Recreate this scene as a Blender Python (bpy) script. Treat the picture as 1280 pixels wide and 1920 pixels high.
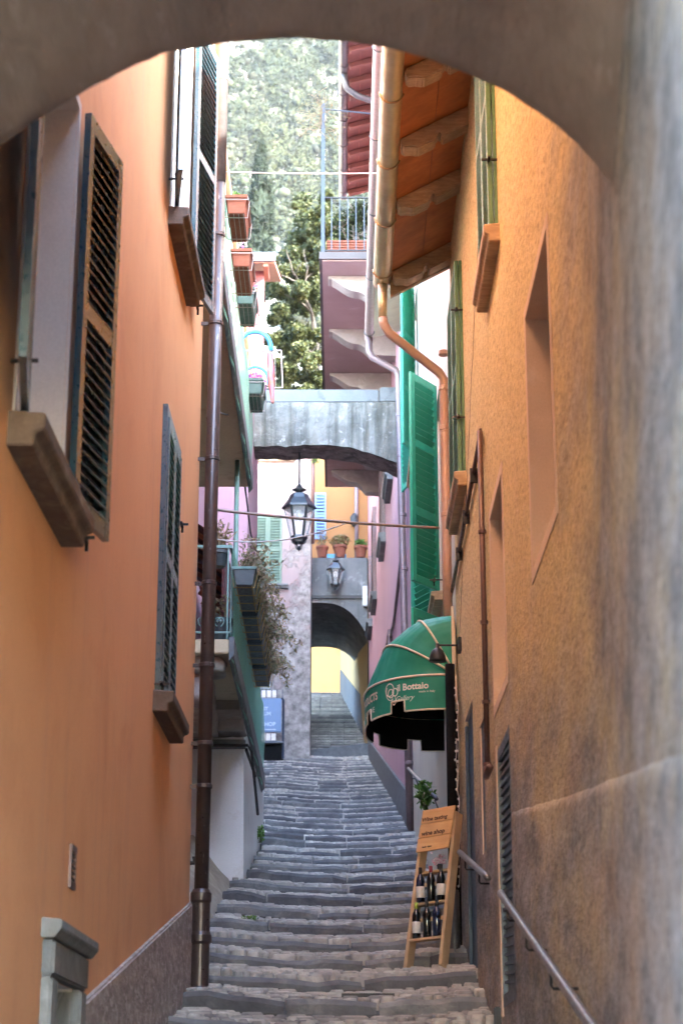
import bpy, bmesh, math, random
import numpy as np
from mathutils import Vector, Matrix
R = math.radians
random.seed(7); RNG = np.random.default_rng(7)
for o in list(bpy.data.objects): bpy.data.objects.remove(o, do_unlink=True)
SC = bpy.context.scene
COL = SC.collection

# ------------------------------------------------------------------ camera, sky, sun, exposure
# eye level is z = 0, the passage floor lies at z = -1.6, the alley climbs away along +Y
FPX, PITCH = 3600.0, 17.57
cam_d = bpy.data.cameras.new('camera'); cam = bpy.data.objects.new('camera', cam_d); COL.objects.link(cam)
cam.location = (0, 0, 0); cam.rotation_euler = (R(90 + PITCH), 0, 0)
cam_d.sensor_fit = 'VERTICAL'; cam_d.sensor_height = 36.0; cam_d.lens = FPX / 1920 * 36
cam_d.clip_start = 0.05; cam_d.clip_end = 4000
cam_d.dof.use_dof = True; cam_d.dof.focus_distance = 19.5; cam_d.dof.aperture_fstop = 3.4
SC.camera = cam
SUN_EL, SUN_AZ = R(27), R(136)
W = bpy.data.worlds.new('World'); SC.world = W; W.use_nodes = True
wn = W.node_tree.nodes; wl = W.node_tree.links
sky_t = wn.new('ShaderNodeTexSky'); sky_t.sky_type = 'NISHITA'; sky_t.sun_disc = False
sky_t.sun_elevation = SUN_EL; sky_t.sun_rotation = SUN_AZ; sky_t.altitude = 200
wn['Background'].inputs['Strength'].default_value = 0.15
wl.new(sky_t.outputs[0], wn['Background'].inputs['Color'])
sd = bpy.data.lights.new('sun', 'SUN'); sun = bpy.data.objects.new('sun', sd); COL.objects.link(sun)
sd.energy = 2.3; sd.angle = R(0.5); sd.color = (1.0, 0.90, 0.76)
sdir = Vector((math.cos(SUN_EL) * math.sin(SUN_AZ), math.cos(SUN_EL) * math.cos(SUN_AZ), math.sin(SUN_EL)))
sun.rotation_euler = sdir.to_track_quat('Z', 'Y').to_euler(); sun.location = (20, -20, 40)
SC.view_settings.view_transform = 'Standard'; SC.view_settings.look = 'None'
SC.view_settings.exposure = 5.3; SC.view_settings.gamma = 1.0; SC.view_settings.use_curve_mapping = False
SC.render.engine = 'CYCLES'
SC.cycles.use_denoising = True
SC.cycles.max_bounces = 10; SC.cycles.diffuse_bounces = 7; SC.cycles.glossy_bounces = 4; SC.cycles.transparent_max_bounces = 12
SC.cycles.sample_clamp_indirect = 8

CP, SP = math.cos(R(PITCH)), math.sin(R(PITCH))
def at(px, py, Y):
    """point at depth Y seen at pixel px,py of the photograph (1280x1920)"""
    a, b = (px - 640) / FPX, (960 - py) / FPX
    ry, rz = CP - SP * b, SP + CP * b
    return Vector((a / ry * Y, Y, rz / ry * Y))

# ------------------------------------------------------------------ helpers
class Frame:
    """wall frame: u runs along the wall, v is world z, w points out of the wall into the street"""
    def __init__(s, o, u, n): s.o = Vector(o); s.u = Vector(u).normalized(); s.n = Vector(n).normalized()
    def p(s, u, v, w=0.0): return s.o + s.u * u + s.n * w + Vector((0, 0, v))
WORLD = Frame((0, 0, 0), (1, 0, 0), (0, 1, 0))     # u = x, w = y

class MB:
    def __init__(s): s.v = []; s.f = []; s.c = []
    def add(s, vs, fs):
        b = len(s.v); s.v += [tuple(q) for q in vs]; s.f += [tuple(i + b for i in f) for f in fs]; return s
    def box(s, x0, x1, y0, y1, z0, z1):
        vs = [(x, y, z) for z in (z0, z1) for y in (y0, y1) for x in (x0, x1)]
        return s.add(vs, [(0, 2, 3, 1), (4, 5, 7, 6), (0, 1, 5, 4), (2, 6, 7, 3), (0, 4, 6, 2), (1, 3, 7, 5)])
    def fbox(s, F, u0, u1, v0, v1, w0, w1):
        vs = [F.p(u, v, w) for v in (v0, v1) for w in (w0, w1) for u in (u0, u1)]
        return s.add(vs, [(0, 2, 3, 1), (4, 5, 7, 6), (0, 1, 5, 4), (2, 6, 7, 3), (0, 4, 6, 2), (1, 3, 7, 5)])
    def hexa(s, p8):
        return s.add(p8, [(0, 2, 3, 1), (4, 5, 7, 6), (0, 1, 5, 4), (2, 6, 7, 3), (0, 4, 6, 2), (1, 3, 7, 5)])
    def quad(s, a, b, c, d): return s.add([a, b, c, d], [(0, 1, 2, 3)])
    def bar(s, a, b, t, d=None, up=(0, 0, 1)):
        a, b = Vector(a), Vector(b); d = t if d is None else d
        k = (b - a).normalized(); sx = k.cross(Vector(up))
        if sx.length < 1e-4: sx = k.cross(Vector((1, 0, 0)))
        sx.normalize(); sy = sx.cross(k).normalized()
        return s.hexa([q + sx * (i * t / 2) + sy * (j * d / 2) for q in (a, b) for j in (-1, 1) for i in (-1, 1)])
    def tube(s, pts, r, n=8, caps=True):
        pts = [Vector(p) for p in pts]; rs = r if isinstance(r, (list, tuple)) else [r] * len(pts)
        b = len(s.v); prev = None
        for i, p in enumerate(pts):
            t = (pts[min(i + 1, len(pts) - 1)] - pts[max(i - 1, 0)]).normalized()
            if prev is None:
                a = t.orthogonal().normalized()
            else:
                a = prev - t * prev.dot(t)
                a = a.normalized() if a.length > 1e-5 else t.orthogonal().normalized()
            prev = a; c = t.cross(a)
            for k in range(n):
                an = 2 * math.pi * k / n
                s.v.append(tuple(p + (a * math.cos(an) + c * math.sin(an)) * rs[i]))
        for i in range(len(pts) - 1):
            for k in range(n):
                k2 = (k + 1) % n
                s.f.append((b + i * n + k, b + i * n + k2, b + (i + 1) * n + k2, b + (i + 1) * n + k))
        if caps:
            s.f.append(tuple(b + k for k in range(n))[::-1]); e = b + (len(pts) - 1) * n
            s.f.append(tuple(e + k for k in range(n)))
        return s
    def lathe(s, prof, c=(0, 0, 0), n=16, phase=0.0):
        b = len(s.v); c = Vector(c)
        for r, z in prof:
            for k in range(n):
                an = 2 * math.pi * (k + phase) / n
                s.v.append((c.x + r * math.cos(an), c.y + r * math.sin(an), c.z + z))
        for i in range(len(prof) - 1):
            for k in range(n):
                k2 = (k + 1) % n
                s.f.append((b + i * n + k, b + i * n + k2, b + (i + 1) * n + k2, b + (i + 1) * n + k))
        s.f.append(tuple(b + k for k in range(n))[::-1]); e = b + (len(prof) - 1) * n
        s.f.append(tuple(e + k for k in range(n))); return s
    def prism(s, poly, f0, f1):
        """poly: list of 2d points; f0,f1 map a 2d point to the two 3d ends"""
        n = len(poly); vs = [f0(*q) for q in poly] + [f1(*q) for q in poly]
        fs = [tuple(range(n))[::-1], tuple(range(n, 2 * n))] + [(i, (i + 1) % n, n + (i + 1) % n, n + i) for i in range(n)]
        return s.add(vs, fs)
    def mesh(s, name, bevel=0, seg=2, smooth=False):
        me = bpy.data.meshes.new(name); me.from_pydata(s.v, [], s.f); me.update()
        bm = bmesh.new(); bm.from_mesh(me)
        bmesh.ops.recalc_face_normals(bm, faces=bm.faces)
        if bevel: bmesh.ops.bevel(bm, geom=list(bm.edges), offset=bevel, segments=seg, affect='EDGES', clamp_overlap=True)
        for f in bm.faces: f.smooth = bool(smooth)
        bm.to_mesh(me); bm.free()
        return me
    def build(s, name, mat, parent=None, bevel=0, seg=2, smooth=False, **kw):
        return link(name, s.mesh(name, bevel, seg, smooth), mat, parent, **kw)

def link(name, me, mat=None, parent=None, loc=None, rot=None, kind=None, label=None, local=False):
    if mat is not None and not me.materials: me.materials.append(mat)
    o = bpy.data.objects.new(name, me); COL.objects.link(o)
    if loc is not None: o.location = loc
    if rot is not None: o.rotation_euler = rot
    if parent is not None:
        o.parent = parent
        if not local: o.matrix_parent_inverse = wmat(parent).inverted()
    if kind: o['kind'] = kind
    if label: o['label'] = label
    return o
def wmat(o):
    m = Matrix.LocRotScale(o.location, o.rotation_euler, o.scale)
    if o.parent is not None: m = wmat(o.parent) @ o.matrix_parent_inverse @ m
    return m
def tag(o, label, cat, group=None):
    o['label'] = label; o['category'] = cat
    if group: o['group'] = group
    return o
def thing(name, label, cat, loc=(0, 0, 0), group=None, rz=0):
    o = bpy.data.objects.new(name, None); COL.objects.link(o); o.location = loc; o.rotation_euler = (0, 0, rz)
    o.empty_display_size = .2
    return tag(o, label, cat, group)
def struct(o): o['kind'] = 'structure'; return o

# ------------------------------------------------------------------ materials
def new_mat(name):
    m = bpy.data.materials.new(name); m.use_nodes = True
    return m, m.node_tree.nodes, m.node_tree.links, m.node_tree.nodes['Principled BSDF']
def rgb(c): return (c[0], c[1], c[2], 1.0)
def noise(N, L, vec, scale, detail=4, rough=.55, dist=0.0):
    n = N.new('ShaderNodeTexNoise'); n.inputs['Scale'].default_value = scale; n.inputs['Detail'].default_value = detail
    n.inputs['Roughness'].default_value = rough; n.inputs['Distortion'].default_value = dist
    L.new(vec, n.inputs['Vector']); return n.outputs['Fac']
def ramp(N, L, fac, lo, hi, a=0.0, b=1.0):
    n = N.new('ShaderNodeMapRange'); n.inputs['From Min'].default_value = lo; n.inputs['From Max'].default_value = hi
    n.inputs['To Min'].default_value = a; n.inputs['To Max'].default_value = b; L.new(fac, n.inputs['Value']); return n.outputs[0]
def mixc(N, L, fac, c1, c2, mode='MIX'):
    n = N.new('ShaderNodeMix'); n.data_type = 'RGBA'; n.blend_type = mode
    if isinstance(fac, (int, float)): n.inputs[0].default_value = fac
    else: L.new(fac, n.inputs[0])
    for i, c in ((6, c1), (7, c2)):
        if isinstance(c, (tuple, list)): n.inputs[i].default_value = rgb(c)
        else: L.new(c, n.inputs[i])
    return n.outputs[2]
def math2(N, L, op, a, b):
    n = N.new('ShaderNodeMath'); n.operation = op
    for i, q in enumerate((a, b)):
        if isinstance(q, (int, float)): n.inputs[i].default_value = q
        else: L.new(q, n.inputs[i])
    return n.outputs[0]
def coords(N, L, scale=(1, 1, 1)):
    t = N.new('ShaderNodeTexCoord'); m = N.new('ShaderNodeMapping'); m.inputs['Scale'].default_value = scale
    L.new(t.outputs['Object'], m.inputs['Vector']); return m.outputs[0]
def bumpn(N, L, B, h, strength, dist=.01):
    n = N.new('ShaderNodeBump'); n.inputs['Strength'].default_value = strength; n.inputs['Distance'].default_value = dist
    L.new(h, n.inputs['Height']); L.new(n.outputs[0], B.inputs['Normal']); return n
def plaster(name, c1, c2, c3=None, c3amt=(.58, .75), streak=None, streak_amt=(.5, .8), grain=55, bump=.35, scale=.9, rough=.9, spec=.2, bdist=.012, st=(1, 1, 1)):
    m, N, L, B = new_mat(name); v = coords(N, L, st)
    col = mixc(N, L, ramp(N, L, noise(N, L, v, scale, 6, .6), .3, .7), c1, c2)
    if c3: col = mixc(N, L, ramp(N, L, noise(N, L, v, scale * 2.3, 8, .68, .4), *c3amt), col, c3)
    if streak:
        vs = coords(N, L, (4, 4, .22)); col = mixc(N, L, ramp(N, L, noise(N, L, vs, 1.6, 5, .6), streak_amt[0], streak_amt[1], 0, .75), col, streak)
    g = noise(N, L, v, grain, 3, .65)
    col = mixc(N, L, ramp(N, L, g, .3, .7, 0, .25), col, mixc(N, L, .5, col, (0.02, 0.02, 0.02)))
    L.new(col, B.inputs['Base Color']); B.inputs['Roughness'].default_value = rough; B.inputs['Specular IOR Level'].default_value = spec
    h = math2(N, L, 'ADD', math2(N, L, 'MULTIPLY', g, .35), noise(N, L, v, grain * .14, 4, .6))
    bumpn(N, L, B, h, bump, bdist); return m
def paint(name, c, c2=None, rough=.35, wear=None, spec=.5, metal=0.0, bump=.08, nscale=14):
    m, N, L, B = new_mat(name); v = coords(N, L)
    col = mixc(N, L, ramp(N, L, noise(N, L, v, nscale, 5), .3, .7), c, c2 or tuple(q * .75 for q in c))
    if wear:
        vs = coords(N, L, (12, 12, 2.2)); col = mixc(N, L, ramp(N, L, noise(N, L, vs, 3, 6, .7), .62, .68), col, wear)
    L.new(col, B.inputs['Base Color']); B.inputs['Metallic'].default_value = metal; B.inputs['Specular IOR Level'].default_value = spec
    L.new(ramp(N, L, noise(N, L, v, nscale * 2, 4), .3, .7, rough * .8, min(1, rough * 1.3)), B.inputs['Roughness'])
    if bump: bumpn(N, L, B, noise(N, L, v, nscale * 3, 4), bump, .004)
    return m
def stone(name, c1, c2, c3, scale=6, bump=.6, rough=.85, rand=.35):
    m, N, L, B = new_mat(name); v = coords(N, L)
    col = mixc(N, L, ramp(N, L, noise(N, L, v, scale, 8, .65), .3, .7), c1, c2)
    col = mixc(N, L, ramp(N, L, noise(N, L, v, scale * .35, 6, .7, .6), .52, .7), col, c3)
    oi = N.new('ShaderNodeObjectInfo')
    col = mixc(N, L, 1.0, col, mixc(N, L, oi.outputs['Random'], (1 - rand, 1 - rand, 1 - rand * .9), (1 + rand, 1 + rand, 1 + rand * .85)), 'MULTIPLY')
    L.new(col, B.inputs['Base Color']); B.inputs['Roughness'].default_value = rough; B.inputs['Specular IOR Level'].default_value = .3
    bumpn(N, L, B, noise(N, L, v, scale * 5, 6, .7), bump, .012); return m
def wood(name, c1, c2, axis=(1, 14, 14), scale=2.5, rough=.7):
    m, N, L, B = new_mat(name); v = coords(N, L, axis)
    n1 = noise(N, L, v, scale, 7, .65, .5)
    col = mixc(N, L, ramp(N, L, n1, .3, .7), c1, c2)
    col = mixc(N, L, ramp(N, L, noise(N, L, coords(N, L), 3, 4), .45, .75, 0, .5), col, tuple(q * .45 for q in c2))
    L.new(col, B.inputs['Base Color']); B.inputs['Roughness'].default_value = rough
    bumpn(N, L, B, n1, .35, .01); return m
def leafmat(name, cols, trans=.35, rough=.6):
    m, N, L, B = new_mat(name)
    g = N.new('ShaderNodeNewGeometry'); r = N.new('ShaderNodeValToRGB'); r.color_ramp.interpolation = 'LINEAR'
    while len(r.color_ramp.elements) < len(cols): r.color_ramp.elements.new(.5)
    for i, c in enumerate(cols): r.color_ramp.elements[i].position = i / max(1, len(cols) - 1); r.color_ramp.elements[i].color = rgb(c)
    L.new(g.outputs['Random Per Island'], r.inputs[0]); L.new(r.outputs[0], B.inputs['Base Color']); B.inputs['Roughness'].default_value = rough
    B.inputs['Specular IOR Level'].default_value = .25
    t = N.new('ShaderNodeBsdfTranslucent'); L.new(r.outputs[0], t.inputs[0]); mx = N.new('ShaderNodeMixShader'); mx.inputs[0].default_value = trans
    L.new(B.outputs[0], mx.inputs[1]); L.new(t.outputs[0], mx.inputs[2]); L.new(mx.outputs[0], N['Material Output'].inputs[0]); return m
def emit(name, c, s):
    m, N, L, B = new_mat(name); B.inputs['Base Color'].default_value = rgb(c); B.inputs['Emission Color'].default_value = rgb(c)
    B.inputs['Emission Strength'].default_value = s; return m
def glass(name, c=(.8, .85, .85), alpha=.35, rough=.08):
    m, N, L, B = new_mat(name); B.inputs['Base Color'].default_value = rgb(c); B.inputs['Roughness'].default_value = rough
    t = N.new('ShaderNodeBsdfTransparent'); mx = N.new('ShaderNodeMixShader'); mx.inputs[0].default_value = alpha
    L.new(t.outputs[0], mx.inputs[1]); L.new(B.outputs[0], mx.inputs[2]); L.new(mx.outputs[0], N['Material Output'].inputs[0]); return m

M = {}
M['orange'] = plaster('orange_plaster', (.74, .405, .21), (.68, .36, .18), (.60, .30, .145), (.5, .78), streak=(.56, .32, .20), streak_amt=(.55, .9), grain=120, bump=.12, scale=.5)
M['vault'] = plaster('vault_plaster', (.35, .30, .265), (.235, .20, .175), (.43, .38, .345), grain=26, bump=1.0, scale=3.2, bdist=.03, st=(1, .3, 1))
M['plinth'] = plaster('roughcast_plinth', (.42, .37, .34), (.24, .205, .19), (.52, .47, .44), (.5, .62), grain=30, bump=1.0, scale=9, bdist=.02, st=(1, .35, 1))
M['greystone'] = stone('grey_stone', (.17, .18, .19), (.115, .122, .13), (.22, .228, .23), 12, .5)
M['sill'] = stone('brown_sill_stone', (.16, .118, .092), (.10, .075, .06), (.21, .165, .13), 14, .5, rand=.12)
M['teal'] = paint('teal_gloss_paint', (.014, .065, .095), (.012, .055, .08), rough=.3, spec=1.0, bump=0)
_b = M['teal'].node_tree.nodes['Principled BSDF']; _b.inputs['Coat Weight'].default_value = .6; _b.inputs['Coat Roughness'].default_value = .25; _b.inputs['Coat IOR'].default_value = 1.7
M['green'] = paint('green_gloss_paint', (.02, .33, .20), (.016, .28, .17), rough=.35, spec=.5)
M['oldgreen'] = paint('faded_green_paint', (.10, .22, .12), (.075, .17, .09), rough=.5)
M['palegreen'] = paint('pale_green_paint', (.115, .185, .14), (.09, .15, .115), rough=.55)
M['blueshut'] = paint('blue_shutter_paint', (.14, .22, .34), (.11, .18, .30), rough=.5)
M['white'] = plaster('white_plaster', (.74, .72, .68), (.66, .64, .60), (.55, .53, .50), (.6, .8), grain=80, bump=.1, scale=1.2)
M['iron'] = paint('black_iron', (.02, .02, .022), (.035, .03, .028), rough=.5, metal=.3, bump=.2)
M['lanterniron'] = paint('lantern_iron', (.05, .055, .06), (.035, .04, .045), rough=.35, metal=.5)
M['brownpipe'] = paint('dark_brown_pipe', (.050, .036, .036), (.065, .045, .042), rough=.33, wear=(.24, .22, .21), spec=.6, metal=.25)
M['copper'] = paint('copper_pipe', (.48, .32, .25), (.43, .28, .215), rough=.45, metal=.1, spec=.5)
M['umberpipe'] = paint('umber_pipe', (.13, .07, .06), (.10, .055, .05), rough=.4, metal=.2)
M['purplepipe'] = paint('purple_brown_pipe', (.20, .14, .14), (.16, .11, .11), rough=.4, metal=.3)
M['gutter'] = paint('weathered_gutter_metal', (.66, .56, .38), (.54, .43, .26), rough=.36, metal=.5, nscale=5)
M['gutter2'] = paint('taupe_gutter_metal', (.36, .28, .25), (.30, .23, .21), rough=.4, metal=.4)
M['zinc'] = paint('grey_zinc', (.14, .14, .15), (.10, .10, .11), rough=.4, metal=.6)
M['rafter'] = wood('weathered_rafter', (.58, .42, .25), (.33, .215, .125), (3, 16, 16))
M['boards'] = wood('red_brown_boards', (.58, .22, .075), (.42, .14, .05), (1, 3, 3), 3)
M['redboards'] = wood('red_eave_boards', (.19, .065, .05), (.135, .045, .036), (2, 10, 10))
M['cream'] = plaster('cream_plaster', (.58, .535, .435), (.52, .475, .38), (.45, .40, .33), (.55, .8), streak=(.45, .40, .33), grain=80, bump=.15)
M['pink'] = plaster('pink_plaster', (.50, .30, .345), (.46, .27, .32), (.41, .26, .31), (.55, .8), streak=(.36, .24, .285), grain=80, bump=.12, scale=.4)
M['mauve'] = plaster('mauve_soffit', (.40, .285, .265), (.32, .22, .205), (.46, .36, .335), grain=60, bump=.3)
M['granite'] = stone('pale_granite', (.34, .30, .28), (.27, .24, .225), (.40, .365, .345), 9, .7, rand=.1)
M['peel'] = None
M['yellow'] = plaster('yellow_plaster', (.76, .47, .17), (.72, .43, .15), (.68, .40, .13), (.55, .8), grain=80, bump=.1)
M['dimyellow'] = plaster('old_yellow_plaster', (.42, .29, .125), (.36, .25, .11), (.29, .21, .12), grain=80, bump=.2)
M['salmon'] = plaster('salmon_plaster', (.32, .15, .055), (.30, .135, .05), (.27, .12, .045), (.55, .8), grain=90, bump=.1)
M['bridge'] = plaster('mossy_grey_render', (.28, .26, .225), (.12, .115, .10), (.38, .36, .33), (.57, .68), streak=(.055, .055, .042), streak_amt=(.46, .66), grain=22, bump=1.0, scale=3.0, bdist=.05)
M['tunnel'] = plaster('sooty_tunnel_render', (.22, .22, .215), (.12, .13, .13), (.36, .37, .36), (.56, .72), streak=(.06, .07, .06), grain=40, bump=.5, scale=1.3)
M['grimewhite'] = plaster('whitewashed_render', (.74, .75, .76), (.64, .65, .66), (.52, .50, .47), (.58, .75), streak=(.34, .33, .30), streak_amt=(.58, .85), grain=60, bump=.3, scale=1.0)
M['soffit'] = plaster('beige_soffit', (.55, .46, .31), (.47, .39, .26), (.34, .27, .18), (.56, .75), grain=40, bump=.5, scale=1.5)
M['terracotta'] = paint('terracotta', (.24, .085, .052), (.20, .07, .045), rough=.75, spec=.2)
M['plasticdark'] = paint('dark_plastic', (.035, .045, .05), (.03, .035, .04), rough=.45)
M['plasticgreen'] = paint('dark_green_plastic', (.03, .075, .055), (.025, .06, .045), rough=.5)
M['glassdark'] = paint('dark_window_glass', (.02, .025, .03), (.03, .035, .04), rough=.08, spec=.8, bump=0)
M['black'] = paint('black_lining', (.006, .006, .007), (.009, .009, .01), rough=.9, spec=.1)
M['mortar'] = plaster('step_mortar', (.11, .105, .10), (.07, .068, .065), (.16, .15, .14), grain=60, bump=.8, scale=3)
M['kerb'] = stone('step_stone', (.155, .155, .162), (.09, .092, .10), (.225, .218, .212), 7, .9, rand=.3)
M['cobble'] = stone('cobble_stone', (.34, .32, .295), (.18, .173, .17), (.45, .425, .39), 5, 1.0, rand=.35)
M['rubble'] = stone('rubble_stone', (.33, .29, .24), (.22, .19, .16), (.45, .40, .33), 5, .9, rand=.15)
M['ladder'] = wood('pale_ladder_wood', (.56, .40, .24), (.46, .31, .18), (14, 14, 1), 2.0)
M['signwood'] = wood('varnished_sign_wood', (.60, .37, .17), (.50, .285, .12), (1.5, 1.5, 14), 2.0, .45)
M['burnt'] = paint('burnt_letters', (.07, .035, .02), rough=.8)
M['canvas'] = paint('green_awning_canvas', (.016, .25, .165), (.012, .21, .135), rough=.55, spec=.35, bump=.3, nscale=5)
M['piping'] = paint('cream_piping', (.72, .66, .50), rough=.7)
M['cable'] = paint('pale_cable', (.55, .52, .50), rough=.6)
M['cablebrown'] = paint('brown_cable', (.28, .20, .16), rough=.6)
M['mint'] = paint('mint_metal', (.14, .25, .23), (.11, .21, .19), rough=.4)
M['maroon'] = paint('maroon_awning', (.09, .015, .022), (.06, .012, .018), rough=.8)
M['bluetube'] = paint('blue_tube', (.05, .36, .58), (.04, .30, .50), rough=.35)
M['bluesign'] = paint('blue_sign_paint', (.07, .15, .32), (.06, .13, .28), rough=.4)
M['navy'] = paint('navy_metal', (.02, .035, .07), rough=.4)
M['letterblue'] = paint('pale_blue_letters', (.42, .55, .72), rough=.6)
M['paper'] = paint('paper', (.72, .70, .66), rough=.8)
M['steel'] = paint('handrail_steel', (.20, .185, .18), (.15, .14, .14), rough=.36, metal=.6)
M['doorblue'] = paint('blue_door_paint', (.03, .07, .12), (.02, .05, .09), rough=.5)
M['gate'] = paint('grey_metal_gate', (.10, .12, .14), (.075, .09, .11), rough=.45, metal=.4)
M['soil'] = plaster('soil', (.07, .05, .035), (.05, .035, .025), grain=30)
M['bark'] = wood('bark', (.16, .12, .09), (.09, .07, .055), (6, 6, 1.5))
M['leaf'] = leafmat('olive_leaves', [(.012, .020, .008), (.020, .029, .010), (.032, .042, .014), (.045, .052, .018), (.014, .024, .009)])
M['leafgreen'] = leafmat('green_leaves', [(.05, .12, .025), (.10, .20, .04), (.16, .28, .07)])
M['dry'] = leafmat('dry_leaves', [(.20, .13, .08), (.30, .21, .13), (.14, .13, .06), (.16, .11, .08), (.20, .22, .09)], .25)
M['flower'] = leafmat('purple_flowers', [(.30, .08, .28), (.45, .16, .40), (.55, .20, .25), (.10, .18, .05)])
M['cypress'] = leafmat('cypress_foliage', [(.002, .005, .003), (.003, .008, .004), (.006, .013, .006)], .05, .95)
M['bottle'] = paint('dark_bottle_glass', (.010, .014, .012), (.012, .012, .016), rough=.08, spec=.9, bump=0)
M['bottleblue'] = paint('blue_bottle_glass', (.010, .018, .05), (.012, .014, .04), rough=.08, spec=.9, bump=0)
M['capgreen'] = paint('lime_capsule', (.30, .40, .05), rough=.35)
M['capred'] = paint('red_capsule', (.30, .02, .03), rough=.35)
M['tile'] = paint('roof_tile', (.36, .15, .09), (.27, .11, .07), rough=.9, bump=.3)
M['cloth'] = paint('coral_cloth', (.65, .22, .13), (.55, .20, .30), rough=.9)
M['lampglass'] = glass('lantern_glass', (.75, .78, .76), .30)
M['ground'] = plaster('earth_ground', (.20, .17, .13), (.14, .12, .09), (.26, .24, .20), grain=12, scale=.4)
M['hill'] = plaster('hillside_scree', (.085, .085, .07), (.055, .06, .042), (.13, .125, .115), grain=3, bump=.2, scale=.06)
def _net():
    m, N, L, B = new_mat('green_net'); v = coords(N, L)
    col = mixc(N, L, ramp(N, L, noise(N, L, v, 2.5, 5), .3, .7), (.16, .45, .33), (.24, .55, .43))
    L.new(col, B.inputs['Base Color']); B.inputs['Roughness'].default_value = .7
    t = N.new('ShaderNodeBsdfTranslucent'); L.new(col, t.inputs[0]); m1 = N.new('ShaderNodeMixShader'); m1.inputs[0].default_value = .4
    L.new(B.outputs[0], m1.inputs[1]); L.new(t.outputs[0], m1.inputs[2])
    tr = N.new('ShaderNodeBsdfTransparent'); m2 = N.new('ShaderNodeMixShader')
    w1 = N.new('ShaderNodeTexWave'); w1.bands_direction = 'Y'; w1.inputs['Scale'].default_value = 9; L.new(v, w1.inputs['Vector'])
    w2 = N.new('ShaderNodeTexWave'); w2.bands_direction = 'Z'; w2.inputs['Scale'].default_value = 9; L.new(v, w2.inputs['Vector'])
    mx = math2(N, L, 'MULTIPLY', w1.outputs['Fac'], w2.outputs['Fac'])
    L.new(ramp(N, L, mx, .25, .45, .92, .35), m2.inputs[0])
    L.new(tr.outputs[0], m2.inputs[1]); L.new(m1.outputs[0], m2.inputs[2]); L.new(m2.outputs[0], N['Material Output'].inputs[0]); return m
M['net'] = _net()
M['dado'] = plaster('dark_dado', (.10, .105, .11), (.07, .075, .08), (.13, .135, .14), grain=40, bump=.3)
M['coping'] = plaster('pale_coping', (.20, .205, .20), (.14, .145, .145), (.10, .10, .095), (.56, .72), grain=40, bump=.5, scale=2)
M['slabedge'] = plaster('dull_slab_edge', (.12, .105, .10), (.09, .08, .08), grain=50)
M['postblue'] = paint('blue_grey_post', (.03, .045, .07), rough=.5)
def _ochre():
    # ochre lime wash that has worn down to grey cement towards the archway and below the string line
    m, N, L, B = new_mat('ochre_limewash'); v = coords(N, L, (1, .4, 1))
    sp = N.new('ShaderNodeSeparateXYZ'); L.new(coords(N, L), sp.inputs[0]); Yc, Zc = sp.outputs[1], sp.outputs[2]
    och = mixc(N, L, ramp(N, L, noise(N, L, v, 1.1, 6, .6), .3, .7), (.64, .50, .255), (.56, .43, .21))
    och = mixc(N, L, ramp(N, L, noise(N, L, coords(N, L, (4, 2, .5)), 1.5, 6, .65), .5, .8, 0, .5), och, (.50, .36, .24))
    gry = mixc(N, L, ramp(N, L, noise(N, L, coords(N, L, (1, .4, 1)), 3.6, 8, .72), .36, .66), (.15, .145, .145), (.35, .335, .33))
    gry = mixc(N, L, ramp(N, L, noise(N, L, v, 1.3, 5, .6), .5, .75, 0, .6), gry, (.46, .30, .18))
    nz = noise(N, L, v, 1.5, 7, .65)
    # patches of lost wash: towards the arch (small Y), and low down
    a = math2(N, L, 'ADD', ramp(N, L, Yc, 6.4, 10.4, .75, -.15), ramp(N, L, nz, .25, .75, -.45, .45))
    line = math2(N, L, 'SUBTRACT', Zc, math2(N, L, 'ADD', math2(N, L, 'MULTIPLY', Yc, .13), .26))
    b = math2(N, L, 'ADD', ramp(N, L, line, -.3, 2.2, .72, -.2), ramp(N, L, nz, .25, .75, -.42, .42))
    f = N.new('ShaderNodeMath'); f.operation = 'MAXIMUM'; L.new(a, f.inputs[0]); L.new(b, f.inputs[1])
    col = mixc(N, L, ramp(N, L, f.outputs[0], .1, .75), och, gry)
    vy = coords(N, L, (1, .3, 1)); g = noise(N, L, vy, 46, 4, .7)
    col = mixc(N, L, ramp(N, L, g, .48, .62, 0, .7), col, mixc(N, L, .6, col, (.03, .02, .015)))
    g2 = noise(N, L, coords(N, L, (1, .3, .8)), 30, 5, .75)
    col = mixc(N, L, ramp(N, L, g2, .52, .66, 0, .5), col, mixc(N, L, .7, col, (.05, .04, .035)))
    col = mixc(N, L, ramp(N, L, g2, .46, .3, 0, .35), col, (.62, .52, .43))
    L.new(col, B.inputs['Base Color']); B.inputs['Roughness'].default_value = .93; B.inputs['Specular IOR Level'].default_value = .15
    h = math2(N, L, 'ADD', math2(N, L, 'MULTIPLY', g, .9), noise(N, L, vy, 14, 5, .7))
    bumpn(N, L, B, h, .7, .014); return m
M['ochre'] = _ochre()
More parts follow.
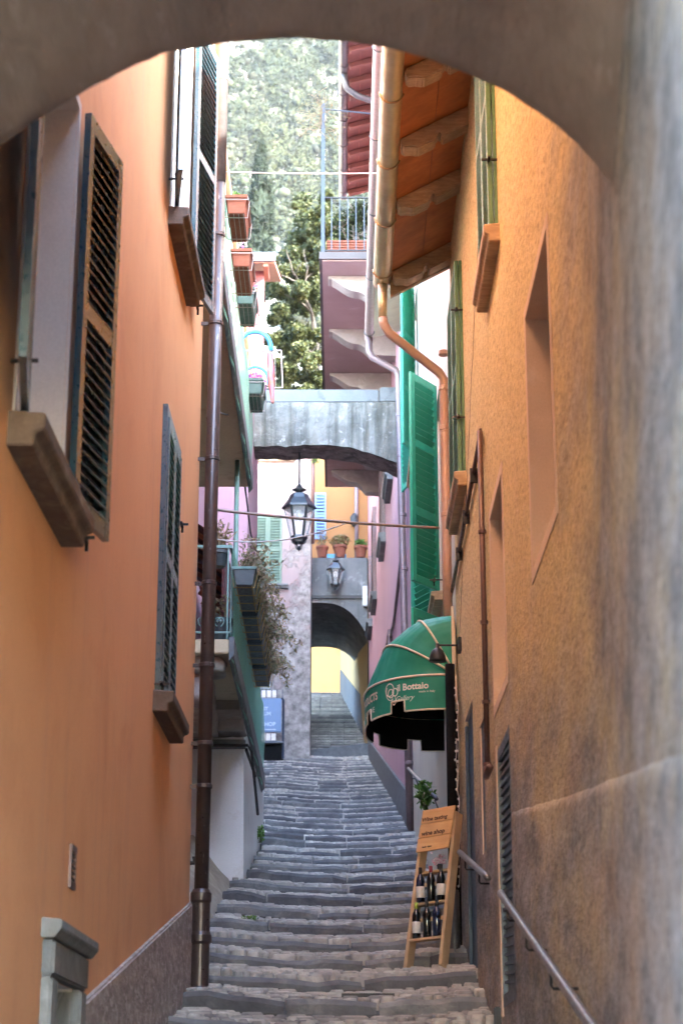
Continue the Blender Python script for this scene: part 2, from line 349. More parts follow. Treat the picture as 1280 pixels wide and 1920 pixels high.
def _peel():
    m, N, L, B = new_mat('peeling_pink_render'); v = coords(N, L)
    sp = N.new('ShaderNodeSeparateXYZ'); L.new(v, sp.inputs[0])
    pk = mixc(N, L, ramp(N, L, noise(N, L, v, .7, 5), .35, .65), (.27, .20, .205), (.255, .235, .23))
    pk = mixc(N, L, ramp(N, L, noise(N, L, v, 1.3, 4, .6), .6, .66, 0, .7), pk, (.28, .15, .145))
    gr = mixc(N, L, ramp(N, L, noise(N, L, v, 4.5, 7, .7), .35, .65), (.10, .093, .092), (.34, .325, .315))
    lo = ramp(N, L, sp.outputs[2], 9.5, 16.5, .34, -.22)
    ed = ramp(N, L, sp.outputs[0], -2.0, -.9, -.1, .16)
    f = math2(N, L, 'ADD', math2(N, L, 'ADD', lo, ed), ramp(N, L, noise(N, L, v, 1.6, 8, .7), .25, .75, .12, .88))
    col = mixc(N, L, ramp(N, L, f, .52, .64), pk, gr)
    L.new(col, B.inputs['Base Color']); B.inputs['Roughness'].default_value = .95
    bumpn(N, L, B, math2(N, L, 'ADD', ramp(N, L, f, .52, .62, 1, 0), math2(N, L, 'MULTIPLY', noise(N, L, v, 14, 6, .7), .6)), .7, .03); return m
M['peel'] = _peel()
def _forest():
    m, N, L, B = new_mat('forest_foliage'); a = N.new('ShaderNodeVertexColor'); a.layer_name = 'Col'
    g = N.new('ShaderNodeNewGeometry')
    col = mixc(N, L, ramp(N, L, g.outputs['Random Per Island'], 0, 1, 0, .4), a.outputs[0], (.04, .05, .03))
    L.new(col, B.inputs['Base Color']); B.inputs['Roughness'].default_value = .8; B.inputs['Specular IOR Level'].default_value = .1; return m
M['forest'] = _forest()

# ------------------------------------------------------------------ terrain and stairs
def zst(Y):
    if Y < 4.35: return -1.6
    if Y < 51.5: return .232 * Y - 2.61
    return 9.34 + .375 * (Y - 51.5) if Y < 62.3 else 13.39
def smooth(t): t = max(0, min(1, t)); return t * t * (3 - 2 * t)
def rwall(Y):     # plan line of the right-hand houses
    if Y < 6.8: return .855 + .098 * (Y - 5.5)
    if Y < 9.0: t = (Y - 6.8) / 2.2; return .982 + .108 * (2 * t - t * t)
    if Y < 29.5: return 1.09
    return 1.05 - .0138 * (Y - 29.5)
LWB = .0133
def lwall(Y): return -1.427 + LWB * Y
def left_edge(Y):
    if Y < 15.6: return lwall(Y)
    if Y < 22.5: return -1.30
    if Y < 28.5: return -1.14
    return -2.3

g = MB(); cols = [-300, -60, -12, -2.4, -1.0, 0, 1.0, 3, 14, 60, 300]
prof = [(-40, -2.2), (-6, -1.9), (2, -1.68), (4.35, -1.68), (28, zst(28) - .35), (51.3, zst(51.3) - .35), (62.3, zst(62.3) - .35), (76, 13.1), (90, 24), (150, 60), (250, 105), (330, 146), (430, 236), (560, 362), (700, 430), (1000, 470)]
for i, (y, z) in enumerate(prof):
    for x in cols: g.v.append((x, y, z + (0 if abs(x) < 20 or y < 80 else random.uniform(-4, 6))))
n = len(cols)
for i in range(len(prof) - 1):
    for k in range(n - 1): g.f.append((i * n + k, i * n + k + 1, (i + 1) * n + k + 1, (i + 1) * n + k))
struct(g.build('ground', M['hill'], smooth=True))

risers = []; y = 4.7
while y < 51.2:
    risers.append(y); y += random.uniform(.94, 1.12)
SKEW = [random.gauss(0, .04) for _ in range(90)]; TILT = [random.gauss(0, .014) for _ in range(90)]
def skew(Y):
    k = min(range(len(risers)), key=lambda i: abs(risers[i] - Y)); return SKEW[k], TILT[k]
def dip(x): return -.075 * (1 - min(1.0, (x / 1.2) ** 2)) + .03
def tread(Y, x):
    """height of the sloping tread at Y"""
    k = 0
    for i, r in enumerate(risers):
        if r <= Y: k = i
    a = risers[k]; b = risers[k + 1] if k + 1 < len(risers) else 52.5
    if Y < risers[0]: return -1.6
    t = (Y - a) / (b - a)
    return (zst(a) + .05) * (1 - t) + (zst(b) - .05) * t + dip(x)
st = MB()
xs = [-2.4, -1.4, -1.2, -.8, -.4, 0, .4, .8, 1.2]
yy = [-30, -4, 2, 4.69]
rows = [[(x, y_, -1.6) for x in (-9, -1.4, -1.2, -.8, -.4, 0, .4, .8, 9)] for y_ in yy]
for i, a in enumerate(risers):
    b = risers[i + 1] if i + 1 < len(risers) else 52.3
    xe = [(-1.45 if a < 28 else -6) if q == -2.4 else q for q in xs]
    rows.append([(x, a + .02, zst(a) + .05 + dip(x) - .075) for x in xe])
    rows.append([(x, b + .015, zst(b) - .05 + dip(x) - .06) for x in xe])
for r_ in rows: st.v += r_
for i in range(len(rows) - 1):
    for k in range(len(xs) - 1): q = len(xs); st.f.append((i * q + k, i * q + k + 1, (i + 1) * q + k + 1, (i + 1) * q + k))
stairs = struct(st.build('stairs', M['mortar']))

def kerb_stone(x0, x1, Y, seed):
    """one long edging stone that follows the hollow of the step"""
    rr = random.Random(seed); m = MB(); ns = max(3, int((x1 - x0) / .16)); dy = rr.uniform(-.05, .05); h = rr.uniform(-.02, .03); dep = rr.uniform(.19, .27)
    sk, tl = skew(Y); sec = [(.0, -.16), (-.006, -.03), (.018, .004), (.10, .012), (dep, .0), (dep, -.1)]
    for i in range(ns + 1):
        t = i / ns; x = x0 + (x1 - x0) * t; e = .014 if i in (0, ns) else 0
        jz = rr.uniform(-.012, .012); jy = rr.uniform(-.018, .018)
        for j, (a, b) in enumerate(sec):
            m.v.append((x + rr.uniform(-.005, .005), Y + sk * x + dy + a + jy + (e if j < 3 else -e), zst(Y) + .05 + dip(x) + tl * x + b + h + jz + rr.uniform(-.004, .004) - (e if j in (1, 2, 3) else 0)))
    k = len(sec)
    for i in range(ns):
        for j in range(k):
            j2 = (j + 1) % k; m.f.append((i * k + j, i * k + j2, (i + 1) * k + j2, (i + 1) * k + j))
    m.f.append(tuple(range(k))[::-1]); m.f.append(tuple(range(ns * k, ns * k + k)))
    return m
sid = 0
for i, Y in enumerate(risers):
    if Y < 12.5: 
        spans = [(-1.3, 0), (0, 1.05)]
    else:
        x = left_edge(Y) + random.uniform(0, .05); xr = rwall(Y) - .01; spans = []
        mid = random.uniform(.05, .28) - (0 if Y < 26 else .1)
        while x < xr - .12:
            w = random.uniform(.45, 1.15); x2 = x + w
            if x < mid - .2 < x2 + .3: x2 = mid
            if xr - x2 < .3: x2 = xr
            spans.append((x, x2)); x = x2 + random.uniform(.012, .032)
    for (a, b) in spans:
        sid += 1; kerb_stone(a, b, Y, sid).build('step_stone', M['kerb'], stairs)

def cobble_pts(x, y, z, w, d, rr, nx, ny):
    h = .008 + rr.random() * .026; a = rr.uniform(-.3, .3); ca, sa = math.cos(a), math.sin(a); vs = []
    for (s_, zz) in ((1.0, -.07), (.97, h * .5), (.80, h)):
        for k in range(6):
            an = math.pi / 3 * k + .3; q = s_ * rr.uniform(.88, 1.08); px_, py_ = math.cos(an) * w / 2 * q, math.sin(an) * d / 2 * q
            vs.append((x + px_ * ca - py_ * sa, y + px_ * sa + py_ * ca, z + zz))
    fs = [tuple(12 + k for k in range(6))]
    for l in (0, 6):
        for k in range(6): k2 = (k + 1) % 6; fs.append((l + k, l + k2, l + 6 + k2, l + 6 + k))
    return vs, fs
rest = MB(); nind = 0; rr = random.Random(3)
for i, a in enumerate(risers):
    if a < 12.2: continue
    b = risers[i + 1] if i + 1 < len(risers) else 52.2
    yv = a + .27
    while yv < b - .03:
        d = rr.uniform(.05, .095); x = left_edge(yv) + .03; xr = rwall(yv) - .03
        while x < xr:
            w = rr.choice((.07, .1, .13, .17, .22)) * rr.uniform(.85, 1.2)
            cx, cy = x + w / 2, yv + d / 2 + rr.uniform(-.015, .015)
            vs, fs = cobble_pts(cx, cy, tread(min(cy, b - .01), cx) - .004, w * .97, d * .97, rr, 0, 0)
            if yv > 14.0 and nind < 300:
                nind += 1; MB().add(vs, fs).build('cobble', M['cobble'], stairs, smooth=True)
            else: rest.add(vs, fs)
            x += w
        yv += d
rest.build('cobbles', M['cobble'], stairs, kind='stuff', smooth=True)
# iron drain grate across a low step
dg = MB(); Yg = [q for q in risers if q > 14.4][0] + .62; zg = tread(Yg, .2) + .012
for k in range(16): dg.box(.02 + k * .024, .033 + k * .024, Yg - .07, Yg + .07, zg - .02, zg + .012)
dg.box(.0, .41, Yg - .085, Yg - .07, zg - .02, zg + .016); dg.box(.0, .41, Yg + .07, Yg + .085, zg - .02, zg + .016)
tag(dg.build('drain_grate', M['iron']), 'narrow iron drain grate set across a low stone step', 'grate')
# flight inside the tunnel: full-width slabs
Yt = 52.35
for k in range(26):
    a = Yt + k * .392; m = MB(); z = zst(a) + .10
    nxs = 6; rr2 = random.Random(k)
    for ix in range(nxs):
        x0, x1 = -1.4 + ix * .365, -1.4 + (ix + 1) * .365 - .004; dz = rr2.uniform(-.006, .006)
        m.box(x0, x1, a - .04, a + .42, z - .06, z + dz)
    m.build('step_slab', M['cobble'], stairs, bevel=.012, seg=1)
    MB().box(-1.4, .79, a + .01, a + .40, z - .22, z - .062).build('step_riser', M['mortar'], stairs)
lk = MB(); lk.hexa([at(535, 1432, 51.2), at(700, 1416, 51.2), at(535, 1432, 51.9), at(700, 1416, 51.9), at(535, 1411, 51.2), at(700, 1392, 51.2), at(535, 1411, 51.9), at(700, 1392, 51.9)])
lk.build('landing_kerb', M['greystone'], stairs, bevel=.02)

# ------------------------------------------------------------------ wall with openings
def wall_mesh(F, u0, u1, vbot, vtop, holes, depth=.25, back=True):
    """front sheet with rectangular holes and their reveals (two separate meshes)"""
    us = sorted(set([u0, u1] + [h[0] for h in holes] + [h[1] for h in holes]))
    k = []
    for a, b in zip(us[:-1], us[1:]):
        nn = max(1, int((b - a) / 1.2)); k += [a + (b - a) * i / nn for i in range(nn)]
    us = k + [us[-1]]
    vs = sorted(set([vtop] + [h[2] for h in holes] + [h[3] for h in holes] + [vbot]))
    m = MB(); rv = []
    for a, b in zip(us[:-1], us[1:]):
        for c, d in zip(vs[:-1], vs[1:]):
            uc, vc = (a + b) / 2, (c + d) / 2
            if any(h[0] < uc < h[1] and h[2] < vc < h[3] for h in holes): continue
            m.quad(F.p(a, c), F.p(b, c), F.p(b, d), F.p(a, d))
    for h in holes:
        a, b, c, d = h[:4]; dp = h[4] if len(h) > 4 else depth; k = MB(); rv.append(k)
        k.quad(F.p(a, c), F.p(a, d), F.p(a, d, -dp), F.p(a, c, -dp)); k.quad(F.p(b, d), F.p(b, c), F.p(b, c, -dp), F.p(b, d, -dp))
        k.quad(F.p(a, d), F.p(b, d), F.p(b, d, -dp), F.p(a, d, -dp)); k.quad(F.p(b, c), F.p(a, c), F.p(a, c, -dp), F.p(b, c, -dp))
    return m, rv
def weld(m):
    """merge coincident grid verts so the sheet is one skin"""
    seen = {}; mp = []; nv = []
    for v in m.v:
        k = (round(v[0], 4), round(v[1], 4), round(v[2], 4))
        if k not in seen: seen[k] = len(nv); nv.append(v)
        mp.append(seen[k])
    m.v = nv; m.f = [tuple(mp[i] for i in f) for f in m.f]; return m

SLAT = {}
def shutter(parent, hinge, width, z0, z1, ang, mat, panels=2, pitch=.055, t=.035, stile=.065, rail=.085, label=None, flip=1, lap=.74, back=0):
    """louvred leaf; hinge = (x, y); leaf runs along direction ang (radians from +X) for `width`"""
    h = z1 - z0; m = MB()
    m.box(0, stile, -t / 2, t / 2, 0, h); m.box(width - stile, width, -t / 2, t / 2, 0, h)
    ph = (h - rail * (panels + 1)) / panels; zz = 0
    for k in range(panels + 1):
        m.box(stile, width - stile, -t / 2 + .002, t / 2 - .002, zz, zz + rail); zz += rail + ph
    if back: m.box(stile * .8, width - stile * .8, back * t * .38, back * t * .46, rail * .5, h - rail * .5)
    leaf = m.build('shutter', mat, parent, bevel=.004, seg=1, loc=(hinge[0], hinge[1], z0), rot=(0, 0, ang), label=label)
    key = (round(width, 3), round(stile, 3), mat.name, flip, round(pitch, 3), lap)
    if key not in SLAT:
        s = MB(); w = width - 2 * stile; c, sn = math.cos(R(38)), math.sin(R(38)) * flip; hh = pitch * lap; th = .005
        s.hexa([(x, a * c * hh * .5 - b * sn * th, a * sn * hh * flip * flip + b * c * th) for a in (-1, 1) for b in (-1, 1) for x in (0, w)])
        me = s.mesh('slat'); me.materials.append(mat); SLAT[key] = me
    for k in range(panels):
        zb = rail + k * (rail + ph); ns = int(ph / pitch)
        for j in range(ns):
            o = bpy.data.objects.new('slat', SLAT[key]); COL.objects.link(o); o.parent = leaf; o.location = (stile, 0, zb + (j + .5) * ph / ns)
    return leaf
def window(parent, F, u0, u1, v0, v1, w, framemat, rows_=3, name='window'):
    m = MB(); t = .055
    m.fbox(F, u0, u0 + t, v0, v1, w, w + .05); m.fbox(F, u1 - t, u1, v0, v1, w, w + .05); um = (u0 + u1) / 2
    m.fbox(F, um - t * .8, um + t * .8, v0, v1, w + .002, w + .055); m.fbox(F, u0 + t, u1 - t, v0, v0 + t, w + .001, w + .048); m.fbox(F, u0 + t, u1 - t, v1 - t, v1, w + .001, w + .048)
    for k in range(1, rows_):
        v = v0 + (v1 - v0) * k / rows_; m.fbox(F, u0 + t, u1 - t, v - .015, v + .015, w + .004, w + .044)
    fr = m.build(name, framemat, parent, bevel=.004, seg=1)
    for a, b in ((u0 + t, um - .04), (um + .04, u1 - t)):
        for k in range(rows_):
            va, vb = v0 + (v1 - v0) * k / rows_ + .02, v0 + (v1 - v0) * (k + 1) / rows_ - .02
            MB().fbox(F, a, b, va, vb, w + .012, w + .018).build('pane', M['glassdark'], fr)
    return fr
def sill(parent, F, u0, u1, v, out, th=.11, mat=None, label=None):
    m = MB(); m.prism([(-.02, -th), (out * .72, -th), (out * .72, -th * .62), (out, -th * .5), (out, 0), (-.02, .012)], lambda w, dv: F.p(u0, v + dv, w), lambda w, dv: F.p(u1, v + dv, w))
    return m.build('sill', mat or M['sill'], parent, bevel=.008, seg=1, label=label)
def stay(parent, F, u, v, w=.06, length=.16):
    """little iron shutter catch"""
    m = MB(); a = F.p(u, v, -.01); b = F.p(u, v, w + .05); m.bar(a, b, .014); m.bar(F.p(u - length / 2, v, w), F.p(u + length / 2, v, w), .02, .012); m.bar(F.p(u + length / 2, v - .045, w), F.p(u + length / 2, v + .03, w), .016)
    return m.build('shutter_stay', M['iron'], parent)

# ------------------------------------------------------------------ archway the camera looks through
YA = 5.5
edge = [(-140, 420), (-60, 340), (0, 290), (70, 240), (150, 190), (230, 146), (310, 111), (415, 93), (500, 85), (560, 83), (640, 88), (720, 100), (800, 121), (870, 146), (960, 190), (1040, 247), (1100, 302), (1147, 360)]
ap = [(p.x, p.z) for p in (at(a, b, YA) for a, b in edge)]
ap = [(lwall(YA) - .02, -1.7), (lwall(YA) - .02, ap[0][1] - .45)] + ap + [(.90, ap[-1][1] - .35), (.93, 1.5)]
fine = []
for (a, b) in zip(ap[:-1], ap[1:]):
    for k in range(3): fine.append((a[0] + (b[0] - a[0]) * k / 3, a[1] + (b[1] - a[1]) * k / 3))
fine.append(ap[-1])
arch = thing('archway', 'dark rough plaster archway that frames the whole alley', 'archway', (0, 4, -1.6))
va = MB(); ysamp = [5.5, 5.47, 5.40, 5.2, 4.8, 4.2, 3.5, 2.8, 2.1]; rr = random.Random(5)
for j, y_ in enumerate(ysamp):
    for i, (x, z) in enumerate(fine):
        k = 0.0 if j > 1 else (.012 if j == 0 else .004)      # the arris is worn round
        sc = 1 + k; dz = rr.uniform(-.006, .006)
        xx = x + (rwall(y_) - rwall(YA)) * max(0, x / .87) * .98
        va.v.append((xx * sc, y_, z + (k * 2 if z > 1.6 else 0) + dz))
nf = len(fine)
for j in range(len(ysamp) - 1):
    for i in range(nf - 1): va.f.append((j * nf + i, j * nf + i + 1, (j + 1) * nf + i + 1, (j + 1) * nf + i))
va.build('vault', M['vault'], arch, smooth=True)
fc = MB()
for y_, s_ in ((YA + .002, 1), (2.1, -1)):
    for i in range(nf - 1):
        (a, b), (c, d) = fine[i], fine[i + 1]
        if abs(a - c) < 1e-6: continue
        k = .012 if s_ > 0 else 0
        dxa = 0 if s_ > 0 else (rwall(2.1) - rwall(YA)) * max(0, a / .87) * .98; dxc = 0 if s_ > 0 else (rwall(2.1) - rwall(YA)) * max(0, c / .87) * .98
        fc.quad(((a + dxa) * (1 + k), y_, b + (k * 2 if b > 1.6 else 0)), ((c + dxc) * (1 + k), y_, d + (k * 2 if d > 1.6 else 0)), ((c + dxc) * (1 + k), y_, 9), ((a + dxa) * (1 + k), y_, 9))
fc.build('spandrel', M['vault'], arch)
MB().box(-1.5, 1.0, 2.1, YA, 8.9, 9.1).build('roof', M['tile'], arch)

# ------------------------------------------------------------------ orange house on the left
LW = Frame((lwall(0), 0, 0), (LWB, 1, 0), (1, -LWB, 0))
oh = thing('house', 'tall orange plaster house with teal louvred shutters on the left', 'house', (lwall(10), 10, -1.6))
wa, wb = (7.32, 8.52), (12.78, 14.02)
holes = [(wa[0], wa[1], 2.72, 4.80, .28), (wb[0], wb[1], 6.36, 8.75, .28), (8.80, 9.52, -2.0, .60, .22)]
m, rv = wall_mesh(LW, 1.9, 15.62, -2.0, 13.0, holes)
weld(m).build('wall', M['orange'], oh)
for q in rv: q.build('window_reveal', M['white'], oh)
bd = MB(); bd.quad(LW.p(15.62, -2, 0), LW.p(15.62, -2, -6), LW.p(15.62, 13, -6), LW.p(15.62, 13, 0)); bd.quad(LW.p(1.9, -2, 0), LW.p(1.9, -2, -6), LW.p(1.9, 13, -6), LW.p(1.9, 13, 0))
bd.quad(LW.p(1.9, -2, -6), LW.p(15.62, -2, -6), LW.p(15.62, 13, -6), LW.p(1.9, 13, -6))
bd.build('side_wall', M['orange'], oh)
rf = MB(); rf.hexa([LW.p(1.7, 13.0, .5), LW.p(15.9, 13.0, .5), LW.p(1.7, 15.2, -6), LW.p(15.9, 15.2, -6), LW.p(1.7, 13.15, .5), LW.p(15.9, 13.15, .5), LW.p(1.7, 15.4, -6), LW.p(15.9, 15.4, -6)])
rf.build('roof', M['tile'], oh)
for (u0, u1), v0, v1 in ((wa, 2.72, 4.80), (wb, 6.36, 8.75)):
    window(oh, LW, u0, u1, v0, v1, -.24, M['white'])
    sill(oh, LW, u0 - .12, u1 + .12, v0 - .02, .15, .14)
    m = MB(); m.fbox(LW, u0 - .045, u0, v0, v1, .001, .012); m.fbox(LW, u1, u1 + .045, v0, v1, .001, .012); m.fbox(LW, u0 - .045, u1 + .045, v1, v1 + .05, .001, .012)
    m.build('window_surround', M['white'], oh)
def hinge(F, u, w): p = F.p(u, 0, w); return (p.x, p.y)
aU = math.atan2(1, LWB)
shutter(oh, hinge(LW, wa[1] + .03, .05), .54, 2.72, 4.80, aU - R(10), M['teal'], lap=.80, back=1)
shutter(oh, hinge(LW, wa[0] - .03, .05), .63, 2.72, 4.80, aU + math.pi + R(9), M['teal'], back=-1)
shutter(oh, hinge(LW, wb[1] + .03, .05), .63, 6.36, 8.75, aU - R(10), M['teal'], lap=.80, back=1)
shutter(oh, hinge(LW, wb[0] - .03, .05), .63, 6.36, 8.75, aU + math.pi + R(8), M['teal'], back=-1)
for u, v in ((wa[1] + .42, 2.70), (wa[0] - .12, 2.92), (wa[1] + .55, 3.4), (wb[1] + .40, 6.33), (wb[0] - .15, 6.55), (wb[1] + .5, 7.2)): stay(oh, LW, u, v)
wc = (12.74, 13.66)
shutter(oh, hinge(LW, wc[0], .03), (wc[1] - wc[0]) / 2 - .005, 2.76, 4.74, aU, M['teal'], pitch=.06)
shutter(oh, hinge(LW, (wc[0] + wc[1]) / 2 + .005, .03), (wc[1] - wc[0]) / 2 - .005, 2.76, 4.74, aU, M['teal'], pitch=.06)
m = MB(); m.fbox(LW, wc[0] - .05, wc[0] - .005, 2.76, 4.80, .001, .036); m.fbox(LW, wc[1] + .005, wc[1] + .05, 2.76, 4.80, .001, .036); m.fbox(LW, wc[0] - .05, wc[1] + .05, 4.75, 4.82, .001, .036); m.fbox(LW, wc[0], wc[1], 2.76, 4.75, .001, .008)
m.build('shutter_frame', M['teal'], oh)
sill(oh, LW, wc[0] - .12, wc[1] + .12, 2.74, .14, .14)
for u, v in ((wc[0] - .06, 2.80), (wc[1] + .10, 2.78), (wc[1] + .07, 4.25)): stay(oh, LW, u, v, .05, .12)
# roughcast plinth with a sloping top, right of the door
m = MB(); m.prism([(9.72, -2.0), (15.6, -2.0), (15.6, 1.67), (9.72, .55)], lambda u, v: LW.p(u, v, .0), lambda u, v: LW.p(u, v, .045))
m.build('plinth', M['plinth'], oh, bevel=.012)
m = MB(); m.prism([(1.9, -2.0), (8.60, -2.0), (8.60, -.2), (1.9, -.8)], lambda u, v: LW.p(u, v, .0), lambda u, v: LW.p(u, v, .045)); m.build('plinth', M['plinth'], oh, bevel=.012)
# stone door surround
m = MB(); m.fbox(LW, 8.62, 8.80, -2.0, .60, -.1, .05); ds = m.build('door_jamb', M['greystone'], oh, bevel=.012)
m = MB(); m.fbox(LW, 9.52, 9.70, -2.0, .60, -.1, .05); m.build('door_jamb', M['greystone'], oh, bevel=.012)
m = MB(); m.fbox(LW, 8.62, 9.70, .603, .76, -.1, .055); m.build('door_lintel', M['greystone'], oh, bevel=.012)
m = MB(); m.prism([(0, .763), (.06, .763), (.075, .785), (.09, .80), (.09, .84), (0, .85)], lambda w, v: LW.p(8.56, v, w), lambda w, v: LW.p(9.78, v, w)); m.build('door_cornice', M['greystone'], oh, bevel=.004)
m = MB(); m.fbox(LW, 8.80, 9.52, -2.0, .60, -.21, -.17)
for a, b in ((8.86, 9.13), (9.19, 9.46)):
    for c, d in ((-1.4, -.7), (-.6, .45)): m.fbox(LW, a, b, c, d, -.175, -.155)
m.build('door', M['doorblue'], oh, bevel=.008)
# vent grille
m = MB(); m.fbox(LW, 9.27, 9.43, 1.06, 1.09, .0, .015); m.fbox(LW, 9.27, 9.43, 1.235, 1.265, .0, .015); m.fbox(LW, 9.27, 9.295, 1.09, 1.235, .0, .013); m.fbox(LW, 9.405, 9.43, 1.09, 1.235, .0, .013)
vg = m.build('vent_grille', M['umberpipe'], oh)
for k in range(5): MB().fbox(LW, 9.297, 9.403, 1.10 + k * .028, 1.112 + k * .028, .001, .012).build('bar', M['iron'], vg)
# cast-iron and sheet drainpipe at the corner
m = MB(); px0 = LW.p(15.47, 0, .12)
m.tube([(px0.x - .012, px0.y, 1.75), (px0.x, px0.y, 5), (px0.x + .009, px0.y, 8.02)], .058, 14)
dp = m.build('drainpipe', M['brownpipe'], oh, smooth=True)
m = MB(); m.tube([(px0.x + .009, px0.y, 7.98), (px0.x + .02, px0.y, 13.4)], .062, 14); m.build('drainpipe', M['zinc'], oh, smooth=True)
m = MB(); m.lathe([(.088, 0), (.088, .06), (.074, .08), (.074, .40), (.092, .42), (.092, .47), (.074, .5), (.074, .72), (.084, .74), (.084, .80), (.066, .83)], (px0.x - .012, px0.y, zst(15.47) - .06), 28)
m.build('iron_shoe', M['brownpipe'], dp)
for z in (2.55, 2.9, 3.55, 4.25, 5.35, 6.6, 7.45, 9.0):
    m = MB(); m.lathe([(.058, 0), (.066, .006), (.066, .034), (.058, .04)], (px0.x + (z - 5) * .003, px0.y, z), 14); m.bar((px0.x, px0.y, z + .02), (px0.x - .14, px0.y, z + .02), .016, .03)
    m.build('pipe_collar', M['brownpipe'], dp)

# ------------------------------------------------------------------ ochre house on the right
RX = 1.09
RW = Frame((RX, 0, 0), (0, 1, 0), (-1, 0, 0))
r1 = thing('house', 'ochre limewashed house with worn grey wall and timber eaves on the right', 'house', (RX, 12, -1.6))
m = MB(); ys = [1.9 + i * (9.0 - 1.9) / 40 for i in range(41)]; zs = [-2 + i * .55 for i in range(21)]
for y_ in ys:
    for z in zs: m.v.append((rwall(y_), y_, z))
for i in range(40):
    for k in range(20): m.f.append((i * 21 + k, i * 21 + k + 1, (i + 1) * 21 + k + 1, (i + 1) * 21 + k))
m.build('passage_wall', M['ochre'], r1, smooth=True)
n1, n2, gr, dr, mc = (9.28, 10.50), (12.40, 13.45), (12.32, 13.30), (15.75, 16.7), (14.55, 14.95)
rh = [(n1[0], n1[1], 2.98, 4.52, .34), (n2[0], n2[1], 2.80, 4.20, .30), (gr[0], gr[1], .72, 2.45, .03), (dr[0], dr[1], 1.0, 3.35, .035), (mc[0], mc[1], 1.95, 2.95, .02)]
m, rv = wall_mesh(RW, 9.0, 17.72, -2.0, 9.0, rh)
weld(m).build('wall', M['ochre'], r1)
m = MB(); m.quad(RW.p(17.72, -2, 0), RW.p(17.72, -2, -5), RW.p(17.72, 9, -5), RW.p(17.72, 9, 0)); m.box(1.35, 7, 1.9, 2.0, -2, 9); m.build('side_wall', M['ochre'], r1)
MB().box(3.4, 8.5, -6, 17.6, -2, 11.7).build('unseen_sun_block', M['ochre'], r1)  # unseen block added behind the house to shade the left facade
M['reveal'] = plaster('smooth_reveal_plaster', (.64, .50, .37), (.56, .43, .32), (.70, .57, .46), grain=90, bump=.15, scale=2)
for q in rv: q.build('window_reveal', M['reveal'], r1)
for (u0, u1), v0, v1, d in ((n1, 2.98, 4.52, -.34), (n2, 2.80, 4.20, -.30)):
    window(r1, RW, u0, u1, v0, v1, d, M['umberpipe'], 2)
    m = MB(); t = .07
    m.fbox(RW, u0 - t, u0, v0 - t, v1 + t, .0, .005); m.fbox(RW, u1, u1 + t, v0 - t, v1 + t, .0, .005); m.fbox(RW, u0, u1, v1, v1 + t, .0, .0055); m.fbox(RW, u0, u1, v0 - t, v0, .0, .0055)
    m.build('window_surround', M['reveal'], r1, bevel=.001, seg=1)
# lower coat of render: a proud skin that ends in a rounded ledge rising along the alley
m = MB(); ys = [1.95 + i * .18 for i in range(58)]
ys = [q for q in ys if q < 12.2] + [12.2]
rr = random.Random(11)
for y_ in ys:
    zt = (.717 + (y_ - 3.9) * .154 if y_ < 7.4 else 1.256 + (y_ - 7.4) * .127) + rr.uniform(-.003, .003); X = rwall(y_)
    m.v += [(X - .016, y_, -2.0), (X - .015, y_, zt - .05), (X - .011, y_, zt - .008), (X + .01, y_, zt + .006)]
for i in range(len(ys) - 1):
    for k in range(3): m.f.append((i * 4 + k, i * 4 + k + 1, (i + 1) * 4 + k + 1, (i + 1) * 4 + k))
e = (len(ys) - 1) * 4; m.v.append((RX + .01, 12.2, -2.0)); m.f.append((e, e + 1, e + 2, e + 3, len(m.v) - 1))
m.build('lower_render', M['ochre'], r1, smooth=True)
# lattice gate in its shallow recess
m = MB(); u0, u1 = gr; m.fbox(RW, u0, u1, .72, 2.45, -.045, -.028)
m.fbox(RW, u0, u0 + .05, .72, 2.45, -.028, .004); m.fbox(RW, u1 - .05, u1, .72, 2.45, -.028, .004); m.fbox(RW, u0 + .05, u1 - .05, .72, .80, -.028, .003); m.fbox(RW, u0 + .05, u1 - .05, 2.37, 2.45, -.028, .003)
gt = m.build('metal_gate', M['gate'], r1)
for k in range(26):
    v = .82 + k * .06; MB().hexa([RW.p(a, v + b + (.05 if a > 12.8 else 0), w) for b in (0, .022) for w in (-.026, -.004) for a in (u0 + .05, u1 - .05)]).build('slat', M['gate'], gt)
MB().fbox(RW, u1, u1 + .09, .66, 2.50, -.01, .012).build('gate_surround', M['reveal'], r1, bevel=.005)
MB().fbox(RW, dr[0], dr[1], 1.0, 3.35, -.05, -.025).build('door', M['doorblue'], r1)
m = MB(); m.fbox(RW, dr[1] - .09, dr[1] - .001, 1.0, 3.3, -.02, .006); m.build('door_jamb', M['doorblue'], r1, bevel=.01)
MB().fbox(RW, mc[0], mc[1], 1.95, 2.95, -.03, -.012).build('cabinet_door', M['gate'], r1)
# shuttered windows near the eaves
for (u0, u1, v0, v1) in ((12.12, 13.16, 5.92, 8.0), (15.95, 17.25, 5.42, 7.45)):
    w2 = (u1 - u0) / 2
    shutter(r1, hinge(RW, u0, .05), w2 - .006, v0, v1, R(90), M['oldgreen'], pitch=.06)
    shutter(r1, hinge(RW, u0 + w2, .05), w2 - .006, v0, v1, R(90), M['oldgreen'], pitch=.06)
    MB().fbox(RW, u0, u1, v0, v1, .001, .025).build('shutter_frame', M['oldgreen'], r1)
    sill(r1, RW, u0 - .08, u1 + .12, v0 - .02, .11, .13, M['rafter'])
    for v in (v0 + .5, v1 - .5): stay(r1, RW, u0 - .03, v, .06, .10)
